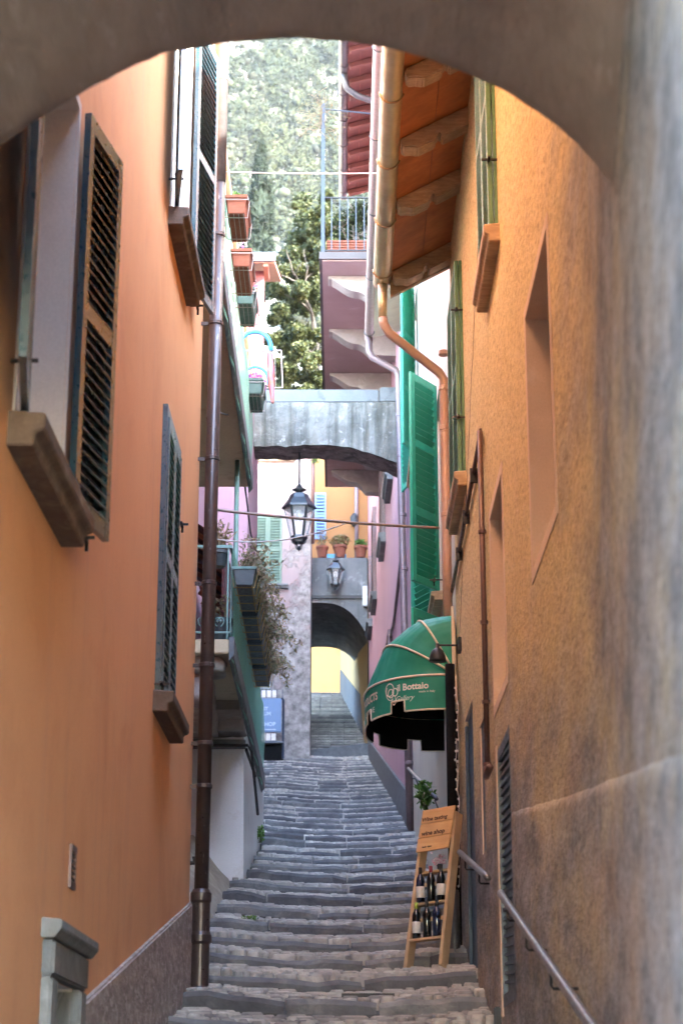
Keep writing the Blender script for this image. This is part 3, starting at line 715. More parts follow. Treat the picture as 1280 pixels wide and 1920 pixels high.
# pale run-off streak below the first sill
# conduit: along the wall and down to the gate
m = MB(); pts = [RW.p(18.0, 4.84, .03), RW.p(15.9, 4.92, .03), RW.p(13.8, 4.99, .03)]; m.tube(pts, .017, 8); m.tube([p + Vector((0, 0, .045)) for p in pts], .010, 8)
cd = m.build('conduit', M['umberpipe'], r1, smooth=True)
m = MB(); m.tube([RW.p(13.8, 5.02, .035), RW.p(13.8, 2.45, .035)], .021, 8); m.tube([RW.p(13.8, 2.45, .035), RW.p(13.78, 2.36, .05), RW.p(13.6, 2.34, .06), RW.p(13.38, 2.36, .05)], .026, 8)
m.build('conduit', M['umberpipe'], r1, smooth=True)
for v in (2.44, 2.9, 3.5, 4.2): m = MB(); m.lathe([(.03, 0), (.03, .025)], RW.p(13.8, v, .035), 10); m.build('pipe_collar', M['umberpipe'], cd)
for u in (14.6, 15.6, 16.6): MB().fbox(RW, u, u + .02, 4.90 - (u - 13.8) * .035, 5.02 - (u - 13.8) * .035, 0, .06).build('pipe_clip', M['iron'], cd)
# timber eaves: rafters, boards, tiles, gutter, downpipe
PT = .55; GX, EZ = .43, 8.02
def ez(x): return EZ + (x - GX) * PT
rr = random.Random(4)
for k, Y in enumerate((17.52, 15.98, 14.82, 13.68, 12.5, 11.3, 10.1, 8.9, 7.7)):
    m = MB(); hw = .095; d = .20
    xe = GX + .075
    prof2 = [(xe, -.03), (xe + .02, -d * .62), (xe + .10, -d * .8), (xe + .15, -d), (xe + .30, -d * 1.02), (xe + .315, -d * .72), (xe + .345, -d * .72), (xe + .36, -d * 1.03), (1.5, -d), (1.5, -.03)]
    j = [rr.uniform(-.01, .01) for _ in range(4)]
    m.prism(prof2, lambda x, z: (x, Y - hw + j[0], ez(x) + z + j[1]), lambda x, z: (x, Y + hw + j[2], ez(x) + z + j[3]))
    m.build('rafter', M['rafter'], r1, bevel=.012)
for k in range(3):
    x0, x1 = GX + .05 + k * .33, GX + .05 + (k + 1) * .33 - .008
    if k == 2: x1 = 1.5
    m = MB(); m.hexa([(x, y_, ez(x) + z - .028) for z in (0, .024) for y_ in (2.2, 17.72) for x in (x0, x1)]); m.build('eave_board', M['boards'], r1)
m = MB(); m.hexa([(x, y_, ez(x) + z) for z in (0, .12) for y_ in (2.1, 17.78) for x in (GX + .02, 3.4)]); m.build('roof', M['tile'], r1)
m = MB(); m.hexa([(x, y_, ez(x) + z - .2) for z in (0, .2) for y_ in (17.66, 17.72) for x in (GX + .06, 1.5)]); m.build('verge_board', M['rafter'], r1)
def gutter(parent, x, z, y0, y1, r, mat, n=10, name='gutter', step=1.15, strapmat=None):
    m = MB(); ny = max(2, int((y1 - y0) / .12)); rr = random.Random(int(y0 * 10))
    for i in range(ny + 1):
        y_ = y0 + (y1 - y0) * i / ny; q = r * (1 + rr.uniform(-.02, .02))
        for rad in (q, q - .006):
            for k in range(n + 1):
                an = math.pi + math.pi * k / n; m.v.append((x + math.cos(an) * rad, y_, z + math.sin(an) * rad))
    w = 2 * (n + 1)
    for i in range(ny):
        for k in range(n): m.f.append((i * w + k, i * w + k + 1, (i + 1) * w + k + 1, (i + 1) * w + k)); m.f.append((i * w + n + 1 + k, (i + 1) * w + n + 1 + k, (i + 1) * w + n + 2 + k, i * w + n + 2 + k))
        for a, b in ((0, n + 1), (n, 2 * n + 1)): m.f.append((i * w + a, (i + 1) * w + a, (i + 1) * w + b, i * w + b))
    e = ny * w; m.f.append(tuple(e + k for k in range(n + 1))); m.f.append(tuple(range(n + 1)))
    g_ = m.build(name, mat, parent, smooth=True)
    y_ = y1 - .3
    while y_ > y0:
        s = MB(); s.tube([(x + math.cos(math.pi + math.pi * k / 8) * (r + .008), y_, z + math.sin(math.pi + math.pi * k / 8) * (r + .008)) for k in range(9)], .008, 6); s.build('gutter_strap', strapmat or M['rafter'], g_, smooth=True); y_ -= step
    return g_
gutter(r1, GX - .02, EZ + .03, 2.1, 17.75, .092, M['gutter'])
m = MB(); p0 = Vector((GX - .02, 17.62, EZ - .06)); c1 = at(722, 596, 17.62); c2 = at(736, 628, 17.62); c3 = at(826, 690, 17.85)
m.tube([p0, (p0.x, p0.y, c1.z)], [.05, .042], 12); m.build('downpipe', M['gutter'], r1, smooth=True)
m = MB(); c4 = Vector((RX - .07, 17.86, c3.z - .09)); m.tube([(p0.x, 17.62, c1.z), (p0.x + .012, 17.62, c1.z - .07), (p0.x + .06, 17.64, c1.z - .15), Vector((p0.x + .06, 17.64, c1.z - .15)).lerp(c4, .5), c4 + Vector((-.05, 0, .05)), c4 + Vector((0, 0, -.03)), (c4.x, c4.y, 5.2), (c4.x, c4.y, 4.4)], .046, 12)
cp = m.build('downpipe', M['copper'], r1, smooth=True)
for z in (c4.z - .15, 6.5, 5.6, 7.3): m = MB(); m.lathe([(.046, 0), (.054, .006), (.054, .045), (.046, .05)], (c4.x, c4.y, z), 12); m.build('pipe_collar', M['copper'], cp)
# plaster crack as a thin open seam
m = MB(); pr = random.Random(8); pts = []
for k in range(24):
    t = k / 23; pts.append(RW.p(11.9 + 5.6 * t, 8.2 - 4.1 * t * 1.0 + pr.uniform(-.05, .05), .0025))
for a, b in zip(pts[:-1], pts[1:]): m.bar(a, b, .006, .003, up=(1, 0, 0))
m.build('crack', M['umberpipe'], r1)

# ------------------------------------------------------------------ cream house with green shutters
r2 = thing('house', 'cream house with bright green louvred shutters beyond the ochre one', 'house', (RX, 23, 2))
R2W = Frame((RX + .01, 0, 0), (0, 1, 0), (-1, 0, 0))
h2 = [(18.0, 19.25, 1.0, 3.9, .5), (20.25, 21.35, 5.5, 7.9, .22), (26.05, 27.2, 9.1, 11.7, .22), (20.3, 21.4, 4.25, 5.22, .22), (23.5, 24.6, 5.7, 7.6, .2)]
m, rv = wall_mesh(R2W, 17.73, 29.45, 0, 12.9, h2); weld(m).build('wall', M['cream'], r2); 
for q in rv: q.build('window_reveal', M['cream'], r2)
m = MB(); m.box(RX + .3, 7, 17.9, 29.4, 0, 12.85); m.build('inner_wall', M['cream'], r2); MB().box(2.2, 8.5, 17.9, 29.4, 12.0, 20.6).build('rear_sun_block', M['cream'], r2)  # rear block added out of view to keep sun off the pink balcony
m = MB(); m.fbox(R2W, 18.0, 19.25, 1.0, 3.9, -.2, -.16); m.build('shop_door', M['black'], r2)
m = MB(); m.fbox(R2W, 17.78, 17.98, 1.3, 3.9, .0, .07); m.build('door_post', M['black'], r2, bevel=.01)
m = MB(); m.fbox(R2W, 17.99, 18.03, 1.3, 4.1, .0, .09); m.build('door_trim', M['piping'], r2)
for (u0, u1, v0, v1, ag) in ((20.25, 21.35, 5.5, 7.9, 34), (26.05, 27.2, 9.1, 11.7, 20), (20.3, 21.4, 4.25, 5.22, 34), (23.5, 24.6, 5.7, 7.6, 16)):
    shutter(r2, hinge(R2W, u0, .04), (u1 - u0) / 2, v0, v1, R(270 - ag), M['green'], panels=3 if v1 - v0 > 2 else 2, pitch=.07, stile=.075)
    shutter(r2, hinge(R2W, u1, .04), (u1 - u0) / 2, v0, v1, R(90 + ag * .7), M['green'], panels=3 if v1 - v0 > 2 else 2, pitch=.07, stile=.075)
    window(r2, R2W, u0, u1, v0, v1, -.2, M['green'], 3)
    sill(r2, R2W, u0 - .1, u1 + .1, v0 - .02, .13, .10, M['rafter'])
    stay(r2, R2W, u0 - .3, v0 + .05, .1)
m = MB(); m.hexa([(x, y_, 12.36 + (x - .46) * .25 + z) for z in (0, .10) for y_ in (17.75, 29.5) for x in (.5, 6)]); m.build('roof', M['cream'], r2)
gutter(r2, .455, 12.36, 17.75, 29.5, .075, M['gutter2'], step=2.2, strapmat=M['zinc'])
m = MB(); a = Vector((.455, 29.3, 12.3)); b = at(747, 700, 29.3); m.tube([a, (a.x, a.y, a.z - .25), (a.x + .05, a.y, a.z - .36), b + Vector((-.05, 0, .06)), b + Vector((0, 0, -.05)), (b.x + .02, 29.3, 9.8), (b.x + .05, 29.3, 7.5), (b.x + .11, 29.3, zst(29.3))], .058, 12)
dp2 = m.build('downpipe', M['purplepipe'], r2, smooth=True)
for z in (10.9, 10.2, 9.2, 8.3, 7.2, 6.1, 5.2): m = MB(); m.lathe([(.06, 0), (.068, .008), (.068, .05), (.06, .058)], (b.x + .005 + (11.3 - z) * .016, 29.3, z), 12); m.build('pipe_collar', M['purplepipe'], dp2)
# handrail and step down along the cream wall
hr = MB(); hr.tube([R2W.p(20.2, zst(20.2) + 1.15, .1), R2W.p(28.6, zst(28.6) + 1.0, .1)], .022, 8)
for u in (20.6, 23.2, 25.8, 28.2): hr.tube([R2W.p(u, zst(u) + 1.12 - (u - 20) * .018, .1), R2W.p(u, zst(u) + 1.02 - (u - 20) * .018, .06), R2W.p(u, zst(u) + 1.02 - (u - 20) * .018, -.01)], .01, 6)
tag(hr.build('handrail', M['zinc'], smooth=True), 'grey handrail along the cream wall behind the wine ladder', 'handrail')

# ------------------------------------------------------------------ pink house with the big corbelled balcony
r3 = thing('house', 'tall pink house with a corbelled balcony and red eaves up the alley', 'house', (.9, 39, 5))
ud = Vector((-.0138, 1, 0)).normalized(); R3W = Frame((1.05 + .0138 * 29.5, 0, 0), (-.0138, 1, 0), (-1, -.0138, 0))
m = MB(); m.fbox(R3W, 29.55, 51.6, 3, 18.9, -7, 0); m.box(1.16, 9, 51.65, 54.4, 6, 20.5); m.build('wall', M['pink'], r3)  # the second box is added to keep sun off the salmon house
m = MB(); m.prism([(29.5, 3.5), (51.5, 8.6), (51.5, 9.85), (29.5, 4.8)], lambda u, v: R3W.p(u, v, 0), lambda u, v: R3W.p(u, v, .04)); m.build('plinth', M['greystone'], r3)
for (u, v0, v1) in ((38.6, 11.75, 13.5), (44.4, 12.05, 14.2), (34.8, 11.85, 13.5), (35.5, 7.3, 8.9), (48.0, 12.3, 14.0)):
    shutter(r3, hinge(R3W, u, .07), .62, v0, v1, R(90.8), M['purplepipe'], pitch=.09); shutter(r3, hinge(R3W, u + .64, .07), .62, v0, v1, R(90.8), M['purplepipe'], pitch=.09)
    MB().fbox(R3W, u, u + 1.26, v0, v1, .001, .045).build('shutter_frame', M['purplepipe'], r3)
    sill(r3, R3W, u - .15, u + 1.4, v0 - .02, .16, .2, M['greystone'])
m = MB(); m.tube([R3W.p(29.9, 9.0, .04), R3W.p(34, 8.6, .04), R3W.p(40, 9.3, .04)], .03, 8); m.build('conduit', M['purplepipe'], r3, smooth=True)  # dark tube added along a diagonal dark line of the wall
# balcony
BZ = 14.0; bx0 = -.33
m = MB(); m.box(bx0, 1.1, 30.0, 42.3, BZ, BZ + .10); sl = m.build('balcony_slab', M['mauve'], r3)
m = MB(); m.box(bx0 - .05, 1.1, 29.95, 30.0, BZ + .02, BZ + .15); m.box(bx0 - .05, bx0, 30.0, 42.35, BZ + .02, BZ + .15); m.build('slab_edge', M['slabedge'], sl)
for Y in (30.75, 33.1, 35.3, 37.4, 39.4, 41.2):
    m = MB(); L_ = 1.05 - bx0 - .1
    pf = [(bx0 + .1, 0)]
    pf += [(bx0 + .1, -.06), (bx0 + .16, -.06)]
    for k in range(9): t = k / 8; pf.append((bx0 + .18 + .42 * t, -.08 - .22 * math.sin(t * math.pi / 2) ** 1.2))
    for k in range(1, 7): t = k / 6; pf.append((bx0 + .60 + .28 * t, -.30 - .22 * (1 - math.cos(t * math.pi / 2))))
    pf += [(1.1, -.55), (1.1, 0)]
    m.prism(pf, lambda x, z: (x, Y - .16, BZ - .003 + z), lambda x, z: (x, Y + .16, BZ - .003 + z)); m.build('corbel', M['granite'], r3, bevel=.01, seg=1)
rl = MB(); z0, z1 = BZ + .22, BZ + 1.22
rl.bar((bx0 + .02, 30.05, z1), (.95, 30.05, z1), .035, .02); rl.bar((bx0 + .02, 30.05, z0), (.95, 30.05, z0), .03, .02); rl.bar((bx0 + .02, 30.05, z1), (bx0 + .02, 42.2, z1), .035, .02); rl.bar((bx0 + .02, 30.05, z0), (bx0 + .02, 42.2, z0), .03, .02)
rail = rl.build('railing', M['iron'], r3)
for k in range(9): MB().bar((bx0 + .16 + k * .14, 30.05, z0), (bx0 + .16 + k * .14, 30.05, z1), .018).build('baluster', M['lanterniron'], rail)
bars = MB()
for k in range(60): bars.bar((bx0 + .02, 30.3 + k * .2, z0), (bx0 + .02, 30.3 + k * .2, z1), .018)
bars.build('balusters', M['lanterniron'], rail, kind='stuff')
m = MB(); m.bar((bx0 + .01, 30.05, BZ + .1), (bx0 + .01, 30.05, BZ + 3.05), .06); m.tube([(bx0, 30.05, BZ + 2.95), (1.0, 30.4, BZ + 3.0)], .014, 6); m.build('corner_post', M['postblue'], r3)
# eaves of the pink house
m = MB(); m.hexa([(x, y_, 18.42 + (x - .05) * .30 + z) for z in (0, .1) for y_ in (29.6, 36.2) for x in (.08, 6)]); m.build('roof', M['tile'], r3)
for k in range(4): 
    x0 = .09 + k * .26; m = MB(); m.hexa([(x, y_, 18.39 + (x - .05) * .30 + z) for z in (0, .02) for y_ in (29.65, 36.15) for x in (x0, x0 + .252)]); m.build('eave_board', M['redboards'], r3)
for k in range(12):
    Y = 29.9 + k * .56; m = MB(); m.prism([(.13, 0), (.16, -.10), (1.2, -.14), (1.2, 0)], lambda x, z: (x, Y - .06, 18.385 + (x - .05) * .3 + z), lambda x, z: (x, Y + .06, 18.385 + (x - .05) * .3 + z)); m.build('rafter', M['redboards'], r3, bevel=.01, seg=1)
g3 = gutter(r3, .03, 18.42, 29.6, 36.3, .085, M['zinc'], step=1.0, strapmat=M['zinc'])
m = MB(); m.tube([(.05, 31.25, 18.36), (.05, 31.25, 18.22), (.10, 31.3, 18.08), (.30, 31.4, 17.98), (.95, 31.6, 17.85)], .06, 10); m.build('downpipe', M['zinc'], r3, smooth=True)

# ------------------------------------------------------------------ grey bridge arch across the alley
br = thing('bridge_arch', 'mossy grey stone arch spanning the alley above the hanging lantern', 'arch', (0, 29.8, 5))
def bprof(n=28):
    pts = []
    for k in range(n + 1):
        x = -1.75 + (1.18 + 1.75) * k / n
        t = (x + .35); pts.append((x, 10.46 - (.20 * t * t if t > 0 else .02 * t * t) + .008 * math.sin(x * 9)))
    return pts
bp = bprof(); m = MB(); y0, y1 = 29.45, 30.15; top = 11.22
rr = random.Random(61)
for (x, z) in bp: j = rr.uniform(-.02, .02); m.v += [(x, y0 + rr.uniform(-.02, .02), z + j), (x, y1, z + .01 + rr.uniform(-.02, .02)), (x, y0 + .015, top - rr.random() * .012), (x, y1, top)]
for i in range(len(bp) - 1):
    a, b = i * 4, i * 4 + 4; m.f += [(a, b, b + 1, a + 1), (a, a + 2, b + 2, b), (a + 2, a + 3, b + 3, b + 2), (a + 1, b + 1, b + 3, a + 3)]
m.f += [(0, 1, 3, 2), tuple(len(m.v) - 4 + q for q in (0, 2, 3, 1))]
m.build('arch_band', M['bridge'], br)
m = MB(); m.box(-1.62, .62, 29.50, 30.05, top + .003, top + .24); m.build('coping', M['coping'], br, bevel=.02)
m = MB(); m.box(.63, 1.18, 29.47, 30.08, top + .003, top + .27); m.build('coping', M['coping'], br, bevel=.02)

# ------------------------------------------------------------------ recessed house with the netted balconies (left, past the orange one)
b2 = thing('house', 'lilac house set back on the left with two green netted balconies', 'house', (-2, 22, 2))
m = MB(); m.box(-7, -2.05, 15.7, 28.0, 0, 11.3); m.box(-7, -1.43, 28.0, 31.2, 2, 11.2); m.build('wall', M['pink'], b2)
m = MB(); m.prism([(-2.3, 0), (-1.10, 0), (-1.155, 4.0), (-1.155, 4.72), (-2.3, 4.72)], lambda x, z: (x, 22.5, z), lambda x, z: (x, 28.6, z)); m.build('base_wall', M['grimewhite'], b2, bevel=.03)
m = MB(); m.prism([(22.36, 4.18), (22.5, 4.18), (22.5, 4.30), (22.36, 4.27)], lambda y_, z: (-2.3, y_, z), lambda y_, z: (-1.13, y_, z)); m.build('string_course', M['greystone'], b2, bevel=.01)
m = MB(); m.bar((-1.12, 22.4, 4.16), (-1.06, 23.6, 4.05), .03); m.tube([(-2.0, 22.34, 4.20), (-1.1, 22.34, 4.20), (-1.06, 22.5, 4.15), (-1.06, 24.4, 3.7)], .018, 8); m.build('conduit', M['iron'], b2)
for zz, ya, yb, xe in ((4.58, 19.2, 27.5, -1.15), (7.40, 15.75, 22.3, -1.13)):
    m = MB(); m.box(-2.05, xe, ya, yb, zz - .02, zz + .13); bs = m.build('balcony_slab', M['soffit'], b2, bevel=.01)
    m = MB(); m.prism([(xe, -.10), (xe + .05, -.04), (xe + .05, .15), (xe, .15)], lambda x, z: (x, ya - .02, zz + z), lambda x, z: (x, yb, zz + z)); m.build('slab_edge', M['greystone'], bs)
    m = MB(); ztop = zz + 1.12
    m.bar((xe, ya, ztop), (xe, yb, ztop), .03); m.bar((-2.05, ya, ztop), (xe, ya, ztop), .03); m.bar((xe, ya, zz + .2), (xe, yb, zz + .2), .02); m.bar((-2.05, ya, zz + .2), (xe, ya, zz + .2), .02)
    rail = m.build('railing', M['mint'], b2)
    for k in range(6): MB().bar((-2.0 + k * .165, ya, zz + .13), (-2.0 + k * .165, ya, ztop), .016).build('baluster', M['mint'], rail)
    m = MB()
    for k in range(int((yb - ya) / .3)): m.bar((xe, ya + .15 + k * .3, zz + .1), (xe, ya + .15 + k * .3, ztop), .014)
    m.build('balusters', M['mint'], rail, kind='stuff')
    if zz < 5:
        m = MB()
        for k in range(5):
            x = -1.92 + k * .165
            for s_ in (-1, 1): m.tube([(x + s_ * (.015 + .035 * math.sin(t * .45)), ya, zz + .32 - .055 * math.cos(t * .45) * (1 - t * .05)) for t in range(0, 13)], .006, 5)
        m.build('scrollwork', M['mint'], rail, smooth=True)
    m = MB(); ny = 40; rr = random.Random(int(zz))
    for i in range(ny + 1):
        y_ = ya + (yb - ya) * i / ny
        for k in range(6): m.v.append((xe + .028 + .012 * math.sin(i * .9 + k) + rr.uniform(-.005, .005), y_, zz - .10 + (1.20) * k / 5 + (.015 * math.sin(i * 1.7) if k in (0, 5) else 0)))
    for i in range(ny):
        for k in range(5): m.f.append((i * 6 + k, i * 6 + k + 1, (i + 1) * 6 + k + 1, (i + 1) * 6 + k))
    nt = m.build('netting', M['net'], b2, smooth=True)
# corbels under the lower balcony, rough stone
def rough_block(pts8, name, mat, parent, amt=.02, seed=1, cuts=3):
    m = MB(); m.hexa(pts8); me = m.mesh(name); bm = bmesh.new(); bm.from_mesh(me); bmesh.ops.subdivide_edges(bm, edges=bm.edges, cuts=cuts, use_grid_fill=True)
    rr = random.Random(seed); c = sum((v.co for v in bm.verts), Vector()) / len(bm.verts)
    for v in bm.verts: v.co += (v.co - c).normalized() * rr.uniform(-amt, amt) + Vector((rr.uniform(-amt, amt), rr.uniform(-amt, amt), rr.uniform(-amt, amt))) * .6
    bmesh.ops.smooth_vert(bm, verts=bm.verts, factor=.35, use_axis_x=True, use_axis_y=True, use_axis_z=True)
    for f in bm.faces: f.smooth = True
    bm.to_mesh(me); bm.free(); return link(name, me, mat, parent)
def blk(x0, x1, y0, y1, z0, z1, sx=0): return [(x + (sx if z == z0 else 0), y_, z) for z in (z0, z1) for y_ in (y0, y1) for x in (x0, x1)]
rough_block(blk(-2.1, -1.20, 19.3, 19.75, 4.40, 4.57), 'corbel', M['rubble'], b2, .03, 2)
rough_block(blk(-2.1, -1.34, 19.4, 19.9, 4.12, 4.42), 'corbel', M['granite'], b2, .03, 3)
rough_block(blk(-2.1, -1.42, 19.7, 22.4, 4.28, 4.56), 'corbel', M['rubble'], b2, .04, 5, 4)
rough_block(blk(-1.52, -1.17, 22.05, 22.6, 4.32, 4.62, .05), 'corbel', M['granite'], b2, .03, 4)
m = MB(); m.box(-2.3, -1.16, 21.5, 22.48, 4.45, 4.57); m.build('soffit', M['rubble'], b2)
# awning between the balconies
m = MB(); m.hexa([(x, y_, (7.15 if x < -1.5 else 6.75) + z) for z in (0, .02) for y_ in (22.6, 27.6) for x in (-2.0, -1.42)]); aw = m.build('house_awning', M['maroon'], b2)
for k in range(9): MB().bar((-2.0, 22.8 + k * .55, 7.08), (-1.43, 22.8 + k * .55, 6.68), .07, .05).build('awning_rib', M['terracotta'], aw)
m = MB(); m.box(-1.46, -1.43, 22.6, 27.6, 5.9, 6.78); m.build('awning_valance', M['maroon'], aw)
for x, y_ in ((-1.22, 21.3), (-1.22, 26.8)):
    MB().tube([(x, y_, 4.7), (x, y_, 7.45)], .028, 8).build('awning_pole', M['mint'], b2, smooth=True)
m = MB(); m.tube([(-2.0, 26.5, 7.0), (-1.2, 26.7, 6.55)], .02, 8); m.build('awning_arm', M['cable'], aw)
m = MB(); m.box(-1.36, -1.30, 15.72, 15.80, 1.2, 2.75); m.build('red_pipe_cover', paint('red_pipe', (.42, .12, .06), rough=.5), b2); 
m = MB(); m.tube([(-1.26, 15.8, 2.0), (-1.20, 15.8, 2.0), (-1.20, 15.8, 2.05)], .02, 8); m.build('tap', M['iron'], b2)
# rubble apron between the steps and the set-back house
ap_ = MB(); nx, ny = 8, 28; rr = random.Random(9)
for j in range(ny + 1):
    Y = 15.5 + 7.4 * j / ny
    for i in range(nx + 1):
        x = -2.3 + 1.12 * i / nx; rise = smooth((-1.22 - x) / .55) * (.12 + .40 * smooth((Y - 17) / 5.0)) 
        ap_.v.append((x + rr.uniform(-.02, .02), Y, zst(Y) + .03 + rise - (.25 if i == nx else 0) + rr.uniform(-.022, .022)))
for j in range(ny):
    for i in range(nx): q = nx + 1; ap_.f.append((j * q + i, j * q + i + 1, (j + 1) * q + i + 1, (j + 1) * q + i))
struct(ap_.build('stone_apron', M['rubble'], smooth=True))

# ------------------------------------------------------------------ peeling pink house facing down the alley, and the tunnel
YP = 50.0
ph = thing('house', 'peeling pink house facing down the alley beside the tunnel', 'house', (-2.4, YP, 8.5))
PW = Frame((0, YP, 0), (1, 0, 0), (0, -1, 0))
a = at(583, 960, YP).x
m, rv = wall_mesh(PW, -6, a, 6, 17.6, [(at(475, 1000, YP).x, at(529, 1000, YP).x, at(475, 1095, YP).z, at(475, 966, YP).z, .2), (at(487, 1000, YP).x, at(510, 1000, YP).x, at(475, 1300, YP).z, at(475, 1215, YP).z, .2)])
weld(m).build('wall', M['peel'], ph); 
for q in rv: q.build('window_reveal', M['peel'], ph)
m = MB(); m.quad((a, YP, 6), (a, YP + 1.95, 6), (a, YP + 1.95, 17.6), (a, YP, 17.6)); m.quad((-6, YP, 17.6), (a, YP, 17.6), (a, YP + 1.95, 17.6), (-6, YP + 1.95, 17.6)); m.quad((-6, YP, 6), (-6, YP + 1.95, 6), (-6, YP + 1.95, 17.6), (-6, YP, 17.6)); m.quad((-6, YP + 1.95, 6), (a, YP + 1.95, 6), (a, YP + 1.95, 17.6), (-6, YP + 1.95, 17.6))
m.build('side_wall', M['peel'], ph)
w0, w1, v0, v1 = at(475, 1000, YP).x, at(529, 1000, YP).x, at(475, 1095, YP).z, at(475, 966, YP).z
shutter(ph, (w0, YP + .03), (w1 - w0) / 2 - .005, v0, v1, 0, M['palegreen'], panels=2, pitch=.075, stile=.06)
shutter(ph, ((w0 + w1) / 2, YP + .03), (w1 - w0) / 2 - .005, v0, v1, 0, M['palegreen'], panels=2, pitch=.075, stile=.06)
m = MB(); m.box(w0, w1, YP + .06, YP + .1, v0, v1); m.build('shutter_backing', M['palegreen'], ph)
sill(ph, PW, w0 - .15, w1 + .18, v0 - .02, .16, .12, M['greystone'])
bw = (at(487, 1000, YP).x, at(510, 1000, YP).x, at(475, 1300, YP).z, at(475, 1215, YP).z)
m = MB(); m.fbox(PW, bw[0], bw[1], bw[2], bw[3], -.18, -.14); wd = m.build('window', M['glassdark'], ph)
for k in range(3): x = bw[0] + (bw[1] - bw[0]) * (k + .5) / 3; MB().bar((x, YP + .05, bw[2]), (x, YP + .05, bw[3]), .02).build('window_bar', M['zinc'], wd)
for k in range(4): z = bw[2] + (bw[3] - bw[2]) * (k + .5) / 4; MB().bar((bw[0], YP + .045, z), (bw[1], YP + .045, z), .02).build('window_bar', M['zinc'], wd)
m = MB(); m.box(-6, at(555, 840, YP).x, YP - .15, YP + .2, 17.3, 17.62); m.build('cornice', M['cream'], ph, bevel=.02)
m = MB(); m.box(-3.4, at(580, 840, YP).x, YP - .05, YP + .1, 17.63, 18.05); m.build('parapet', M['bluetube'], ph)
m = MB(); q = at(587, 850, YP - .1); m.tube([(q.x, q.y, 18.5), (q.x, q.y, 14.9)], .05, 8); m.build('downpipe', M['umberpipe'], ph, smooth=True)
YT = 52.0
tn = thing('tunnel_passage', 'dark vaulted passage under a grimy wall with the yellow light beyond', 'tunnel', (0, YT, 9.4))
zc, zs_ = at(610, 1130, YT).z, at(690, 1192, YT).z; xl, xr = -1.7, .72; cx = -.62
def tz(x): t = (x - cx) / (xr - cx); return zc - (zc - zs_) * min(1.3, abs(t) ** 2.8)
xs_ = [xl + (xr - xl) * k / 20 for k in range(21)]
m = MB(); ztop = at(640, 1046, YT).z
for a_, b_ in zip(xs_[:-1], xs_[1:]): m.quad((a_, YT, tz(a_)), (b_, YT, tz(b_)), (b_, YT, ztop), (a_, YT, ztop))
m.quad((xr, YT, 8), (1.4, YT, 8), (1.4, YT, ztop), (xr, YT, ztop)); m.quad((-2, YT, ztop), (1.4, YT, ztop), (1.4, 57.5, ztop), (-2, 57.5, ztop))
m.build('front_wall', M['tunnel'], tn)
m = MB()
for a_, b_ in zip(xs_[:-1], xs_[1:]): m.quad((a_, YT, tz(a_)), (b_, YT, tz(b_)), (b_, 57.2, tz(b_) - .02), (a_, 57.2, tz(a_) - .02))
for a_, b_ in zip(xs_[:-1], xs_[1:]): m.quad((a_, 57.2, tz(a_) - .02), (b_, 57.2, tz(b_) - .02), (b_, 57.2, ztop), (a_, 57.2, ztop))
m.build('vault', M['tunnel'], tn, smooth=False)
m = MB(); m.box(-2.1, xl, YT, 57.2, 8, ztop); m.build('side_wall', M['tunnel'], tn)
def sxr(y_): return xr - .76 * max(0, y_ - 53.2) / 9.4
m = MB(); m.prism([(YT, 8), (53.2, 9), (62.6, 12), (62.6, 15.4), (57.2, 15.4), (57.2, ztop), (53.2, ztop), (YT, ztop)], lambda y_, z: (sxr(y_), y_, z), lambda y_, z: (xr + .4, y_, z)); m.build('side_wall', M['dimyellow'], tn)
m = MB(); m.prism([(53.2, 9), (62.5, 12.6), (62.5, 14.3), (53.2, 11.2)], lambda y_, z: (sxr(y_) - .02, y_, z), lambda y_, z: (sxr(y_), y_, z)); m.build('dado', M['dado'], tn)
m = MB(); m.tube([(xr - .06, 54.5, 13.2), (xr - .06, 54.5, 12.2), (xr - .06, 54.7, 11.95), (xr - .06, 55.5, 11.9)], .035, 8); m.build('pipe', M['iron'], tn)
m = MB(); m.box(-.82, .70, YT - .06, YT - .01, at(600, 1123, YT).z, at(600, 1117, YT).z); m.build('cable_tray', M['iron'], tn)
m = MB(); q = at(686, 1120, YT); m.box(q.x - .1, q.x + .12, YT - .14, YT, q.z - .28, q.z + .3); m.build('meter_box', M['grimewhite'], tn, bevel=.02)
yh = thing('house', 'bright yellow house wall seen through the tunnel', 'house', (-1, 66, 13))
m = MB(); m.box(-7, 2.2, 66, 72, 10, 16.6); m.build('wall', M['yellow'], yh); MB().box(2.6, 9, 57.6, 66, 8, 23).build('side_sun_block', M['yellow'], yh); m = MB(); m.box(-7.3, 2.5, 65.6, 72, 16.6, 16.9); m.build('roof', M['tile'], yh)  # the side block is added out of view to shade the yellow wall
sh = thing('house', 'salmon house above the tunnel with a blue shutter', 'house', (0, 55, 15))
YS = 54.6; m = MB(); m.box(-1.2, .80, YS, 57.1, ztop, 21.0); m.build('wall', M['salmon'], sh)
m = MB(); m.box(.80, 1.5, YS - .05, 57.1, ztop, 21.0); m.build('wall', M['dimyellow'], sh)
q0, q1 = at(590, 925, YS), at(611, 1012, YS); shutter(sh, (q0.x, YS - .04), q1.x - q0.x, q1.z, q0.z, 0, M['blueshut'], pitch=.09, stile=.05)
m = MB(); q = at(668, 900, YS - .08); m.tube([(q.x, q.y, 20), (q.x, q.y, ztop)], .06, 8); m.build('downpipe', M['purplepipe'], sh, smooth=True)
m = MB(); q = at(664, 975, YS - .1); m.lathe([(.05, -.2), (.12, -.1), (.12, .1), (.05, .2)], q, 10); m.build('wall_fitting', M['iron'], sh)
